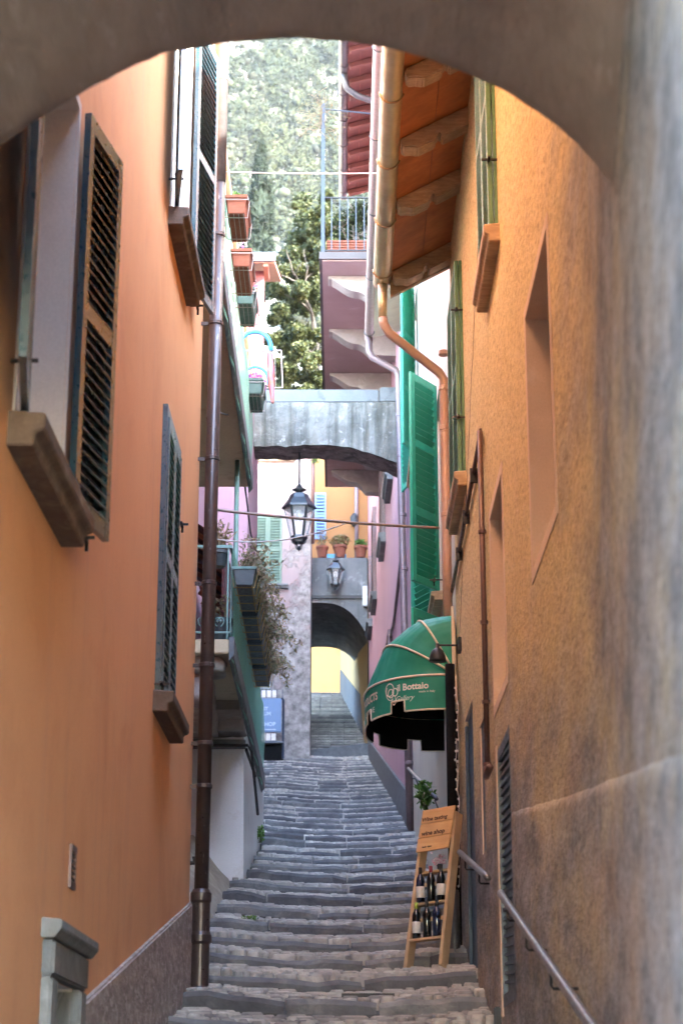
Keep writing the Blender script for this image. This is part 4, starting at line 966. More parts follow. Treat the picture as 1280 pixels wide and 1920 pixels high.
# house beyond the bridge on the left: red eave and ochre wall
hh = thing('house', 'brown-red eaved house half hidden behind the garden tree', 'house', (-4, 54, 17))
q = at(515, 487, 54); m = MB(); m.box(-8, q.x - .35, 54.6, 55.0, 14, q.z - .1); m.build('wall', M['maroon'], hh)
m = MB(); m.hexa([(x, y_, q.z + (y_ - 54) * .35 - z) for z in (.12, 0) for y_ in (53.9, 60) for x in (-8, q.x)]); m.build('roof', M['redboards'], hh)
m = MB(); m.box(-8, q.x + .03, 53.8, 53.9, q.z - .12, q.z + .16); m.build('fascia', M['postblue'], hh)
for k in range(8): MB().box(-6.6 + k * .6, -6.45 + k * .6, 53.95, 55, q.z - .24, q.z - .11).build('rafter', M['redboards'], hh)

# hidden block added left of the little square to cut skylight there
lh = thing('house', 'plain cream block added unseen left of the square to cut skylight', 'house', (-2.6, 40, 6))
m = MB(); m.box(-9, -2.62, 31.4, 49.8, 2, 19.5); m.build('wall', M['cream'], lh)
m = MB(); m.hexa([(x, y_, 19.52 + (-2.2 - x) * .3 + z) for z in (0, .15) for y_ in (31.2, 49.85) for x in (-9, -2.45)]); m.build('roof', M['tile'], lh)

# ------------------------------------------------------------------ flat lettering as thin meshes
def text_verts(s, size=1.0, shear=0.0, res=3, bold=0.0):
    c = bpy.data.curves.new('t', 'FONT'); c.body = s; c.size = size; c.resolution_u = res; c.shear = shear; c.offset = bold
    o = bpy.data.objects.new('t', c); COL.objects.link(o); dg_ = bpy.context.evaluated_depsgraph_get(); dg_.update()
    me = bpy.data.meshes.new_from_object(o.evaluated_get(dg_)); vs = [tuple(v.co) for v in me.vertices]; fs = [tuple(p.vertices) for p in me.polygons]
    bpy.data.objects.remove(o, do_unlink=True); bpy.data.curves.remove(c); bpy.data.meshes.remove(me)
    w = max(v[0] for v in vs) if vs else 0
    return vs, fs, w
def lettering(parent, s, size, fn, mat, name='lettering', shear=0.0, bold=0.0):
    vs, fs, w = text_verts(s, size, shear, bold=bold); return MB().add([fn(v[0], v[1]) for v in vs], fs).build(name, mat, parent)

# ------------------------------------------------------------------ shop awning
aw0, awL, awX, awZ = 17.62, 2.15, RX - .02, 3.98
awn = thing('shop_awning', 'green domed canvas shop awning with cream piping and white lettering', 'awning', (awX, 18.7, awZ))
NE = 2.5
def bow(t, th):
    """t 0..1 from the near hinge round to the far one, th = angle above horizontal"""
    a = math.pi * t; c, s_ = math.cos(a), math.sin(a)
    al = awL / 2 * (1 - math.copysign(abs(c) ** (2 / NE), c)); NE_ = NE + 4.5 * (th / (math.pi / 2)) ** 1.5; al = awL / 2 * (1 - math.copysign(abs(c) ** (2 / NE_), c)); r = abs(s_) ** (2 / NE_)
    Rr = .84 - .20 * (th / (math.pi / 2))
    return Vector((awX - Rr * r * math.cos(th), aw0 + al, awZ + Rr * r * math.sin(th)))
NT = 72; ths = [R(q) for q in (0, 10, 20, 31, 41, 51, 61, 71, 80, 89)]
def tsamp(k): return k / NT
m = MB()
for j, th in enumerate(ths):
    sag = (0, .018, .018, 0, .018, .018, 0, .015, .015, 0)[j]
    for k in range(NT + 1):
        p = bow(tsamp(k), th); c = Vector((awX - .1, aw0 + awL / 2, awZ)); p = p - (p - c).normalized() * (sag + .006 * math.sin(k * .55 + j * 1.3) * math.sin(j * .9 + .4) + .003 * math.sin(k * 1.9)); m.v.append(tuple(p))
for j in range(len(ths) - 1):
    for k in range(NT): q = NT + 1; m.f.append((j * q + k, j * q + k + 1, (j + 1) * q + k + 1, (j + 1) * q + k))
hood = m.build('canopy', M['canvas'], awn, smooth=True)
m2 = MB(); c = Vector((awX, aw0 + awL / 2, awZ))
m2.v = [tuple(c + (Vector(v) - c) * .975) for v in m.v]; m2.f = list(m.f); m2.build('lining', M['black'], awn, smooth=True)
# valance: arc-length samples with square notches
samp = [bow(k / 600, 0) for k in range(601)]; acc = [0]
for a, b in zip(samp[:-1], samp[1:]): acc.append(acc[-1] + (b - a).length)
LEN = acc[-1]
def on_val(s_, down, off=0.0):
    s_ = max(0, min(LEN - 1e-4, s_)); lo = 0; hi = 600
    while hi - lo > 1:
        md = (lo + hi) // 2
        if acc[md] <= s_: lo = md
        else: hi = md
    f = (s_ - acc[lo]) / max(1e-9, acc[hi] - acc[lo]); p = samp[lo].lerp(samp[hi], f); d = (samp[hi] - samp[lo]).normalized(); n = Vector((0, 0, 1)).cross(d).normalized()
    if n.dot(p - c) < 0: n = -n
    return p + n * off - Vector((0, 0, down)) + n * (-.02 * down)
notch = []; s_ = .50
while s_ < LEN - .3: notch.append((s_, s_ + .16)); s_ += .56
def vdepth(s_):
    return .215 if any(a <= s_ <= b for a, b in notch) else .325
cuts = sorted(set([i * LEN / 90 for i in range(91)] + [x + e for a, b in notch for x in (a, b) for e in (-.002, .002)]))
for off, mt, nm in ((.004, M['canvas'], 'valance'), (-.006, M['black'], 'valance_lining')):
    m = MB()
    for s_ in cuts: m.v += [tuple(on_val(s_, 0, off)), tuple(on_val(s_, vdepth(s_) * .5, off)), tuple(on_val(s_, vdepth(s_), off))]
    for i in range(len(cuts) - 1):
        for k in range(2): m.f.append((i * 3 + k, i * 3 + k + 1, i * 3 + 4 + k, i * 3 + 3 + k))
    m.build(nm, mt, awn, smooth=False)
def piping(pts, name='piping', r=.011): return MB().tube(pts, r, 6).build(name, M['piping'], awn, smooth=True)
for th in (0, 31, 61, 89): piping([bow(k / 60, R(th)) + (bow(k / 60, R(th)) - c).normalized() * .006 for k in range(61)])
piping([on_val(s_, vdepth(s_), .004) for s_ in cuts], r=.009); piping([on_val(.001, 0, .004), on_val(.001, .325, .004)])
# inner arms and lettering
m = MB(); m.tube([(awX, aw0 + .05, awZ - .01), (awX - .7, aw0 + .45, awZ - .22)], .012, 6); m.tube([(awX - .02, aw0, awZ + .66), (awX - .02, aw0, awZ - .35)], .014, 6); m.build('frame_arm', M['piping'], awn)
M['ink'] = paint('cream_lettering', (.78, .76, .66), rough=.8)
s0 = .56                                                    # the near side reads from the front towards the wall
def vt(x0, down0, sc=1.0): return lambda x, y_: on_val(x0 - x * sc, down0 - y_, .009)
lettering(awn, 'il Bottaio', .088, vt(s0 + .02, .125), M['ink'], bold=.0022)
lettering(awn, 'made in Italy', .030, vt(s0 - .21, .162), M['ink'])
lettering(awn, 'Gallery', .070, vt(s0 + .05, .222), M['ink'], shear=.5)
def ring(cx_, cy_, r1_, r2_, w=.005, a0=0, a1=6.283):
    m = MB(); n_ = 28
    for k in range(n_ + 1):
        an = a0 + (a1 - a0) * k / n_
        for q in (-w, w): m.v.append(tuple(on_val(cx_ - math.cos(an) * (r1_ + q), cy_ - math.sin(an) * (r2_ + q), .009)))
    for k in range(n_): m.f.append((2 * k, 2 * k + 1, 2 * k + 3, 2 * k + 2))
    m.build('emblem', M['ink'], awn)
ring(s0 + .115, .10, .055, .06); ring(s0 + .10, .135, .036, .04); ring(s0 + .045, .13, .032, .036); ring(s0 + .10, .125, .062, .075, .004, 2.4, 5.2); ring(s0 + .06, .205, .022, .045, .0035)
lettering(awn, 'PRODUCTS', .105, vt(1.42, .15), M['ink'], bold=.003); lettering(awn, 'LOCAL WINE', .075, vt(1.40, .26), M['ink'])

# wall lamp over the awning
lp = at(820, 1240, 17.05); wl_ = thing('wall_lamp', 'small black dome wall lamp on a straight arm before the awning', 'lamp', (RX, 17.05, lp.z))
m = MB(); m.lathe([(.078, 0), (.078, .012), (.072, .05), (.055, .095), (.028, .12), (.018, .125), (.018, .165), (.0, .166)], lp, 20); m.build('lamp_shade', M['iron'], wl_, smooth=True)
m = MB(); m.lathe([(.0, .055), (.02, .05), (.03, .035), (.02, .015), (.0, .008)], lp, 12); m.build('bulb', emit('warm_bulb', (1, .78, .5), 3.0), wl_, smooth=True)
m = MB(); m.lathe([(.074, .003), (.070, .004), (.02, .06), (0, .062)], lp, 20); m.build('lamp_lining', M['paper'], wl_, smooth=True)
m = MB(); m.tube([(lp.x, 17.05, lp.z + .15), (RX - .03, 17.05, lp.z + .15)], .010, 8); m.build('arm', M['iron'], wl_)
m = MB(); m.box(RX - .035, RX, 16.98, 17.12, lp.z + .085, lp.z + .215); m.build('wall_plate', M['iron'], wl_, bevel=.006)

# ------------------------------------------------------------------ ladder display with bottles and sign
YL = 16.62; zl = tread(YL, .7) + .02
fl, fr_ = Vector((.565, 16.78, zl - .005)), Vector((.855, 16.58, zl + .012)); lean = Vector((.155, .26, 1.33)); taper = Vector((.035, .0, 0))
ld = thing('display_ladder', 'pale wooden ladder used as a bottle rack against the right wall', 'ladder', (.72, 16.68, zl))
side = (fr_ - fl).normalized(); fwd = side.cross(lean).normalized()
if fwd.y > 0: fwd = -fwd
def rail_pt(side_, t): return (fl + taper * t if side_ == 0 else fr_ + taper * .3 * t) + lean * t
for sd_ in (0, 1):
    a, b = rail_pt(sd_, 0), rail_pt(sd_, 1); k = (b - a).normalized()
    m = MB(); m.hexa([q + side * (i * .016) + fwd * (j * .055) for q in (a - k * .0, b) for j in (-1, 1) for i in (-1, 1)]); m.build('rail', M['ladder'], ld, bevel=.004)
shelf_t = (.185, .415, .62); shelves = []
for t in shelf_t:
    a, b = rail_pt(0, t) + side * .017, rail_pt(1, t) - side * .017; h = Vector((fwd.x, fwd.y, 0)).normalized()
    m = MB(); m.hexa([q + h * (j * .06) + Vector((0, 0, z)) for z in (-.011, .011) for j in (-1, 1.0) for q in (a, b)]); m.build('shelf', M['ladder'], ld, bevel=.003); shelves.append((a, b, h))
for t in (.30, .53):
    a, b = rail_pt(0, t) + side * .017 + fwd * .045, rail_pt(1, t) - side * .017 + fwd * .045; MB().bar(a, b, .02, .03).build('guard_bar', M['ladder'], ld)
# sign board fixed to the top of the ladder
sg = thing('wooden_sign', 'varnished wooden wine shop sign fixed to the ladder top', 'sign', tuple(rail_pt(0, .75)))
ta, tb = .745, 1.03; so = fwd * .07; k = (lean).normalized()
c00, c10, c01, c11 = (rail_pt(0, ta) - side * .01 + so, rail_pt(1, ta) - side * .01 + so, rail_pt(0, tb) - side * .0 + so, rail_pt(1, tb) + side * .02 + so)
def board(u, v, w): p = c00.lerp(c10, u).lerp(c01.lerp(c11, u), v); return p + fwd * w
for i in range(3):
    v0, v1 = i / 3 + .006, (i + 1) / 3 - .004; MB().hexa([board(u, v, w) for v in (v0, v1) for w in (0, .018) for u in (.0 + .01 * i, 1.0)]).build('board', M['signwood'], sg, bevel=.003)
bw_ = (c10 - c00).length; bh_ = (c01 - c00).length
for s_, u, v, size in (('Wine tasting', .05, .72, .050), ('wine shop', .10, .38, .058), ('locale - tipico', .18, .09, .018)):
    lettering(sg, s_, size, lambda x, y_, u=u, v=v: board(u + x / bw_, v + y_ / bh_, .0195), M['burnt'], bold=.002)
def bottle(pos, glassm, cap, lab, label, sc=1.0, tilt=0.0):
    b = thing('wine_bottle', label, 'bottle', pos, 'wine bottles on the ladder'); b.rotation_euler = (0, tilt, random.uniform(0, 6))
    m = MB(); m.lathe([(.034, 0), (.037, .006), (.037, .185), (.033, .212), (.020, .236), (.0145, .252), (.0145, .30)], (0, 0, 0), 18); m.v = [(x * sc, y_ * sc, z * sc) for x, y_, z in m.v]; o = m.build('glass', glassm, None, smooth=True); o.parent = b
    m = MB(); m.lathe([(.0155, .245), (.0158, .303), (.013, .306)], (0, 0, 0), 14); m.v = [(x * sc, y_ * sc, z * sc) for x, y_, z in m.v]; o = m.build('capsule', cap, None, smooth=True); o.parent = b
    if lab:
        m = MB(); m.lathe([(.0372, .045), (.0378, .046), (.0378, .140), (.0372, .141)], (0, 0, 0), 18); m.v = [(x * sc, y_ * sc, z * sc) for x, y_, z in m.v]; o = m.build('bottle_label', lab, None, smooth=True); o.parent = b
    return b
bl = [(0, .16, 'bottle', 'capgreen', 'paper', 'white labelled bottle with lime green neck, lowest shelf'),
      (0, .50, 'bottle', 'iron', None, 'unlabelled dark bottle in the middle of the lowest shelf'),
      (0, .82, 'bottleblue', 'iron', None, 'blue glass bottle at the wall end of the lowest shelf'),
      (1, .15, 'bottleblue', 'iron', 'paper', 'blue bottle with white label, left end of the middle shelf'),
      (1, .50, 'bottle', 'capred', None, 'dark bottle with red neck in the middle shelf centre'),
      (1, .83, 'bottle', 'iron', 'paper', 'dark bottle with pale label, right end of the middle shelf')]
for sh_, t, gm, cm, lm, lb in bl:
    a, b, h = shelves[sh_]; p = a.lerp(b, t) + h * .022 + Vector((0, 0, .0115)); bottle(p, M[gm], M[cm], M[lm] if lm else None, lb)
a, b, h = shelves[2]
for t, mm, lb in ((.62, M['flower'], 'small pink flower posy on the ladder top shelf'),):
    p = a.lerp(b, t) + Vector((0, 0, .012)); po = thing('flower_posy', lb, 'flowers', p)
    m = MB(); m.lathe([(.018, 0), (.026, .05), (.022, .055)], p, 12); m.build('vase', M['plasticdark'], po, smooth=True)
    m = MB(); rr = random.Random(2)
    for k in range(90):
        q = p + Vector((rr.gauss(0, .025), rr.gauss(0, .03), .085 + rr.gauss(0, .022))); d = Vector((rr.gauss(0, 1), rr.gauss(0, 1), rr.gauss(0, 1))).normalized() * .014; e = d.orthogonal().normalized() * .012
        m.quad(q - d, q + e, q + d, q - e)
    m.build('blooms', leafmat('pale_pink_blooms', [(.6, .4, .42), (.7, .6, .58), (.5, .2, .25)]), po, kind='stuff')
# dark post with a grey foot beside the shop door
po = thing('shop_post', 'black post on a grey foot behind the bottle ladder', 'post', (1.0, 17.35, zst(17.35)))
MB().lathe([(.045, .55), (.045, 2.6)], (1.0, 17.35, zst(17.35)), 12).build('shaft', M['black'], po, smooth=True)
MB().lathe([(.05, 0), (.05, .02), (.048, .54), (.04, .56)], (1.0, 17.35, zst(17.35) - .02), 12).build('foot', M['zinc'], po, smooth=True)

# fairy lights hanging by the shop door
fl_ = thing('fairy_lights', 'string of tiny white fairy lights hanging by the shop door', 'lights', (RX - .05, 17.0, 2)); rr = random.Random(12)
for s_ in range(3):
    pts = []; z = 3.75 - s_ * .05
    while z > 1.95 + .25 * s_: pts.append(Vector((RX - .04 - .02 * rr.random(), 17.05 + .28 * s_ + .10 * math.sin(z * 7 + s_ * 2) + rr.uniform(-.03, .03), z))); z -= .085
    w_ = MB().tube(pts, .0035, 5).build('wire', M['cable'], fl_)
    bb = MB()
    for p in pts: bb.lathe([(.002, -.012), (.009, -.004), (.009, .006), (.002, .012)], p + Vector((-.008, 0, 0)), 6)
    bb.build('bulbs', M['paper'], fl_, kind='stuff')

# ------------------------------------------------------------------ handrails on the ochre wall
def handrail(y0, y1, zf, label, nb, rad=.024):
    t = thing('handrail', label, 'handrail', (rwall(y1) - .09, y1, zf(y1) - 1.1), 'handrails on the ochre wall')
    n_ = 14; xa, xb = rwall(y0) - .07, rwall(y1) - .09; pts = [Vector((xa + (xb - xa) * i / n_, y0 + (y1 - y0) * i / n_, zf(y0 + (y1 - y0) * i / n_))) for i in range(n_ + 1)]
    MB().tube(pts, rad, 12, caps=True).build('rail', M['steel'], t, smooth=True)
    for k in range(nb):
        y_ = y0 + (y1 - y0) * (k + .55) / nb; X = rwall(y_); z = zf(y_); xq = xa + (xb - xa) * (y_ - y0) / (y1 - y0)
        MB().tube([(xq, y_, z - rad), (xq, y_, z - .085), (xq + .01, y_, z - .10), (X + .0, y_, z - .10)], .008, 6).build('bracket', M['iron'], t, smooth=True)
    return t
handrail(6.9, 12.25, lambda y_: 1.35 + (y_ - 12.2) * .211, 'long steel handrail rising along the worn grey wall, nearest the archway', 4)
h2_ = handrail(13.55, 16.4, lambda y_: 1.62 + (y_ - 13.6) * .195, 'short steel handrail ending before the bottle ladder', 2)
MB().lathe([(.017, -.002), (.017, .001)], (0, 0, 0), 10)
# small iron hook on the wall
m = MB(); q = RW.p(13.55, .72, .0); m.hexa([RW.p(u, v, w) for v in (.60, .74) for w in (0, .05) for u in (13.52, 13.58)]); tag(m.build('wall_hook', M['iron'], bevel=.01), 'little black iron hook low on the ochre wall', 'hook')

# ------------------------------------------------------------------ lanterns
def lantern(top, H, Wd, label, hang=None, bracket=False):
    """six-sided street lantern; `top` is the tip of its roof finial"""
    t = thing('lantern', label, 'lantern', top); x, y_, z = top; w = Wd / 2; m = MB()
    zr = z - H * .17; ze = z - H * .37; zb = z - H * .80
    m.lathe([(.012, 0), (.02, -.02), (.07 * Wd / .5, -H * .085), (.11 * Wd / .5, -H * .10), (.05 * Wd / .5, -H * .125), (.045 * Wd / .5, -H * .165)], (x, y_, z), 12); m.build('finial', M['lanterniron'], t, smooth=True)
    m = MB(); m.lathe([(w * .52, zr - z), (w * .56, zr - z - .02), (w * .66, zr - z - H * .07), (w * .99, ze - z + .03), (w * 1.04, ze - z + .02), (w * 1.04, ze - z - .012), (w * .92, ze - z - .015)], (x, y_, z), 6); m.build('lamp_roof', M['lanterniron'], t)
    gl = MB(); gl.lathe([(w * .88, ze - z - .016), (w * .46, zb - z)], (x, y_, z), 6); gl.build('lamp_glass', M['lampglass'], t)
    for k in range(6):
        an = math.pi * 2 * k / 6; a = Vector((x + math.cos(an) * w * .9, y_ + math.sin(an) * w * .9, ze - .01)); b = Vector((x + math.cos(an) * w * .47, y_ + math.sin(an) * w * .47, zb)); MB().bar(a, b, .028 * Wd / .5, .02).build('lamp_bar', M['lanterniron'], t)
    m = MB(); m.lathe([(w * .52, .02), (w * .52, -.02), (w * .40, -.05), (w * .36, -H * .075)], (x, y_, zb), 6)
    for k in range(6):
        an = math.pi * 2 * k / 6; m.tube([(x + math.cos(an) * q, y_ + math.sin(an) * q, zb + dz * H) for q, dz in ((w * .48, -.01), (w * .40, -.07), (w * .22, -.10), (w * .16, -.15), (.012, -.18))], .009, 5)
    m.lathe([(.03, -.13 * H), (.035, -.16 * H), (.012, -.18 * H), (.004, -.205 * H)], (x, y_, zb), 8); m.build('lamp_base', M['lanterniron'], t)
    m = MB(); m.lathe([(.04, 0), (.055, -.03), (.055, -.12), (.03, -.15)], (x, y_, ze - .05), 10); m.build('lamp_socket', M['paper'], t)
    if hang: MB().tube([(x, y_, z - .01), (x, y_, hang)], .014, 8).build('rod', M['lanterniron'], t, smooth=True)
    if bracket: m = MB(); m.tube([(x, y_, z - .02), (x, y_, z + .10), (x, YT + .02, z + .12)], .03, 8); m.build('bracket', M['lanterniron'], t)
    return t
q = at(561, 906, 29.8); qb = at(561, 1034, 29.8); lantern(tuple(q), q.z - qb.z, .54, 'black six-sided lantern hanging from the grey arch', hang=10.55)
q = at(629, 1046, 51.55); qb = at(629, 1108, 51.55); lantern(tuple(q), q.z - qb.z, .50, 'small dark lantern on the grimy wall over the tunnel mouth', bracket=True)

# ------------------------------------------------------------------ cables across the alley
def sag_cable(name, pts, r, mat, label): tag(MB().tube(pts, r, 6).build(name, mat, smooth=True), label, 'cable')
def catenary(a, b, s_, n_=14): return [Vector(a).lerp(Vector(b), k / n_) - Vector((0, 0, s_ * 4 * (k / n_) * (1 - k / n_))) for k in range(n_ + 1)]
sag_cable('cable', catenary(at(412, 322, 15.75), at(708, 325, 15.75), .01), .0065, M['cable'], 'pale cable strung high between the orange house and the gutter')
sag_cable('cable', catenary(at(398, 955, 17.4), at(823, 990, 17.7), .02), .014, M['cablebrown'], 'thick brown cable stretched across the alley past the lantern')
sag_cable('cable', catenary(at(398, 1010, 17.5), at(655, 978, 17.58), .10), .007, M['cable'], 'thin pale cable drooping below the thick brown one')
sag_cable('cable', catenary(at(400, 765, 16.2), at(436, 776, 21.2), .03), .010, M['iron'], 'short black cable looped under the upper balcony')
sag_cable('cable', [at(436, 778, 21.2), at(458, 900, 22.3), at(470, 1000, 24), at(487, 1052, 25.5)], .012, M['iron'], 'black cable running down below the upper balcony end')

# ------------------------------------------------------------------ plants in pots and boxes
def leaf_cloud(m, c, rad, n_, size, rr, flat=1.0, droop=0.0):
    for k in range(n_):
        d = Vector((rr.gauss(0, 1), rr.gauss(0, 1), rr.gauss(0, 1)));
        d = d.normalized() * rr.random() ** .45
        p = Vector((c[0] + d.x * rad[0], c[1] + d.y * rad[1], c[2] + d.z * rad[2]))
        a = Vector((rr.gauss(0, 1), rr.gauss(0, 1), rr.gauss(0, 1) * flat - droop)).normalized(); b = a.orthogonal().normalized(); b = (Matrix.Rotation(rr.uniform(0, 6.28), 3, a) @ b); s_ = size * rr.uniform(.6, 1.3)
        m.quad(p - a * s_, p + b * s_ * .42, p + a * s_, p - b * s_ * .42)
def pot(pos, r, h, mat, label, plant, rad, n_, size, group, cat='plant pot', name='potted_plant', seed=1, stems=0):
    t = thing(name, label, cat, pos, group); m = MB()
    m.lathe([(r * .68, 0), (r * .94, h * .80), (r * 1.08, h * .80), (r * 1.08, h), (r * .95, h), (r * .90, h * .9)], pos, 18); m.build('pot', mat, t, smooth=False)
    MB().lathe([(r * .9, h * .9), (0.01, h * .93)], pos, 14).build('soil', M['soil'], t)
    m = MB(); rr = random.Random(seed); leaf_cloud(m, (pos[0], pos[1], pos[2] + h + rad[2] * .7), rad, n_, size, rr)
    for k in range(stems): m.tube([(pos[0] + rr.gauss(0, r * .3), pos[1] + rr.gauss(0, r * .3), pos[2] + h * .9), (pos[0] + rr.gauss(0, rad[0] * .6), pos[1] + rr.gauss(0, rad[1] * .5), pos[2] + h + rad[2] * rr.uniform(.6, 1.5))], .006, 4)
    m.build('foliage', plant, t); return t
zt_ = at(640, 1046, 52.2).z + .01
pot((at(604, 1000, 52.25).x, 52.25, zt_), .17, .33, M['terracotta'], 'terracotta pot with dark leggy plant, left on the tunnel wall', M['dry'], (.16, .15, .28), 60, .06, 'pots on the tunnel wall', seed=1, stems=5)
pot((at(637, 1000, 52.25).x, 52.25, zt_), .19, .36, M['terracotta'], 'terracotta pot with spreading shrub, middle on the tunnel wall', leafmat('shrub_leaves', [(.14, .15, .06), (.22, .18, .07), (.25, .13, .08), (.10, .15, .05)]), (.30, .2, .22), 260, .06, 'pots on the tunnel wall', seed=2, stems=8)
pot((at(676, 1000, 52.25).x, 52.25, zt_), .18, .34, M['terracotta'], 'terracotta pot with bright green plant, right on the tunnel wall', M['leafgreen'], (.19, .17, .12), 200, .05, 'pots on the tunnel wall', seed=3)
q = at(623, 1035, 52.7); m = MB(); m.box(q.x - .16, q.x + .4, 52.65, 52.8, zt_, zt_ + .24); tag(m.build('plastic_crate', M['bluetube'], bevel=.01), 'turquoise plastic box between the pots over the tunnel', 'box')
# window boxes hung outside the upper balcony
def flower_box(c, L_, mat, label, plant=None, rad=None, n_=0, w=.19, h=.19, seed=0, flowers=None):
    t = thing('flower_box', label, 'flower box', c, 'boxes hung on the upper balcony'); x, y_, z = c; m = MB()
    m.prism([(-w * .40, 0), (w * .40, 0), (w * .5, h), (-w * .5, h)], lambda a, b: (x + a, y_ - L_ / 2, z + b), lambda a, b: (x + a, y_ + L_ / 2, z + b)); m.build('trough', mat, t, bevel=.008)
    m = MB(); m.prism([(-w * .55, h - .03), (w * .55, h - .03), (w * .55, h + .004), (-w * .55, h + .004)], lambda a, b: (x + a, y_ - L_ / 2 - .012, z + b), lambda a, b: (x + a, y_ + L_ / 2 + .012, z + b)); m.build('rim', mat, t, bevel=.004)
    for e in (-1, 1):
        ye = y_ + e * (L_ / 2 - .08) - .02
        MB().tube([(x - w * .75, ye, z + h), (x - w * .6, ye, z - .012), (x + w * .55, ye, z - .015), (x + w * .62, ye, z + h * .75), (x + w * .5, ye, z + h + .03)], .006, 5).build('basket_wire', M['granite'], t)
    MB().tube([(x - w * .55, y_ - L_ / 2 - .02, z + h * .72), (x + w * .60, y_ - L_ / 2 - .02, z + h * .72), (x + w * .62, y_ + L_ / 2, z + h * .72)], .006, 5).build('basket_wire', M['granite'], t)
    for k in range(4): xx = x - w * .36 + k * w * .24; MB().tube([(xx, y_ - L_ / 2, z - .008), (xx, y_ + L_ / 2, z - .008)], .004, 4).build('basket_wire', M['granite'], t)
    if plant:
        m = MB(); rr = random.Random(seed); leaf_cloud(m, (x, y_, z + h + rad[2] * .6), rad, n_, .035, rr); m.build('foliage', plant, t)
    return t
flower_box(at(446, 428, 16.6), .62, M['terracotta'], 'terracotta box with clipped green plants, nearest on the netted balcony', M['leafgreen'], (.09, .28, .05), 420, seed=1)
flower_box(at(455, 528, 17.75), .72, M['terracotta'], 'terracotta box with few purple flowers, second on the netted balcony', M['flower'], (.10, .34, .10), 90, seed=2)
flower_box(at(462, 592, 18.75), .62, M['plasticgreen'], 'dark green box with dry purple sprigs, third on the netted balcony', M['flower'], (.12, .3, .12), 80, seed=3)
flower_box(at(479, 756, 21.6), .66, M['plasticgreen'], 'dark green box of purple flowers at the balcony far end', M['flower'], (.13, .3, .09), 240, seed=4)
# blue hoop rack with a coral cloth, far end of the upper balcony
rk = thing('drying_rack', 'blue tubular hoop rack at the end of the netted balcony', 'rack', at(480, 700, 22.0))
for (x0, x1, ytop, ybot, Y) in ((448, 508, 622, 658, 22.0), (452, 504, 688, 722, 22.0)):
    a, b, c_ = at(x0, ybot, Y), at(x1, ybot, Y), at((x0 + x1) / 2 - 8, ytop, Y); pts = []
    for k in range(15):
        an = math.pi * k / 14; pts.append(Vector((a.x + (b.x - a.x) * (1 - math.cos(an)) / 2, Y, a.z + (c_.z - a.z) * math.sin(an) ** .8)))
    MB().tube(pts, .030 if ytop < 650 else .020, 8).build('hoop', M['bluetube'], rk, smooth=True)
    MB().tube([a, b], .012, 6).build('hoop_bar', M['cable'], rk)
m = MB(); a, b = at(455, 658, 22), at(527, 657, 22); d, e = at(452, 728, 22), at(530, 727, 22); m.tube([a, b], .009, 6); m.tube([b, e], .009, 6); m.tube([d, e], .007, 6)
for k in range(6): m.tube([a.lerp(b, k / 6), d.lerp(e, k / 6)], .004, 4)
m.build('wire_frame', M['cable'], rk)
cl = MB(); ta_, tb_ = at(506, 662, 21.95), at(511, 756, 21.95)
for k in range(13):
    t = k / 12; p = ta_.lerp(tb_, t); w = .032 + .02 * math.sin(t * 3) - .02 * t
    cl.v += [(p.x - w, p.y + .02 * math.sin(k), p.z), (p.x, p.y - .03, p.z), (p.x + w, p.y + .02 * math.cos(k), p.z), (p.x, p.y + .03, p.z)]
for k in range(12):
    for j in range(4): cl.f.append((k * 4 + j, k * 4 + (j + 1) % 4, k * 4 + 4 + (j + 1) % 4, k * 4 + 4 + j))
tag(cl.build('hanging_cloth', M['cloth'], smooth=True), 'coral pink cloth hanging from the blue hoop rack', 'cloth')
# black troughs with dry hanging plants on the lower balcony, black pots at its near end
def dry_plants(m, x, ya, yb, z, rr, n_, up=.25, down=.45):
    for k in range(n_):
        y_ = rr.uniform(ya, yb); s_ = Vector((x + rr.uniform(-.06, .06), y_, z)); L_ = rr.uniform(.3, 1.0); hang = rr.random() < .62
        pts = [s_]; d = Vector((rr.uniform(-.1, .5), rr.gauss(0, .4), .8)).normalized()
        for j in range(6):
            d = (d + Vector((rr.uniform(-.05, .28) if hang else rr.uniform(-.2, .2), rr.gauss(0, .2), -.42 if hang else -.08))).normalized(); pts.append(pts[-1] + d * (down if hang else up) * L_ / 4)
        m.tube(pts, .0035, 3, caps=False)
        for p in pts[1:]:
            for q in range(8):
                c_ = p + Vector((rr.gauss(0, .025), rr.gauss(0, .03), rr.gauss(0, .025))); a = Vector((rr.gauss(0, 1), rr.gauss(0, 1), rr.gauss(0, 1))).normalized(); b = a.orthogonal().normalized(); w = rr.uniform(.014, .032)
                m.quad(c_ - a * w, c_ + b * w * .45, c_ + a * w, c_ - b * w * .45)
tlab = ['black plastic trough of dry trailing plants, nearest on the lower balcony', 'black plastic trough of dry trailing plants, second on the lower balcony', 'black plastic trough of dry trailing plants, third on the lower balcony', 'black plastic trough of dry trailing plants, farthest on the lower balcony']
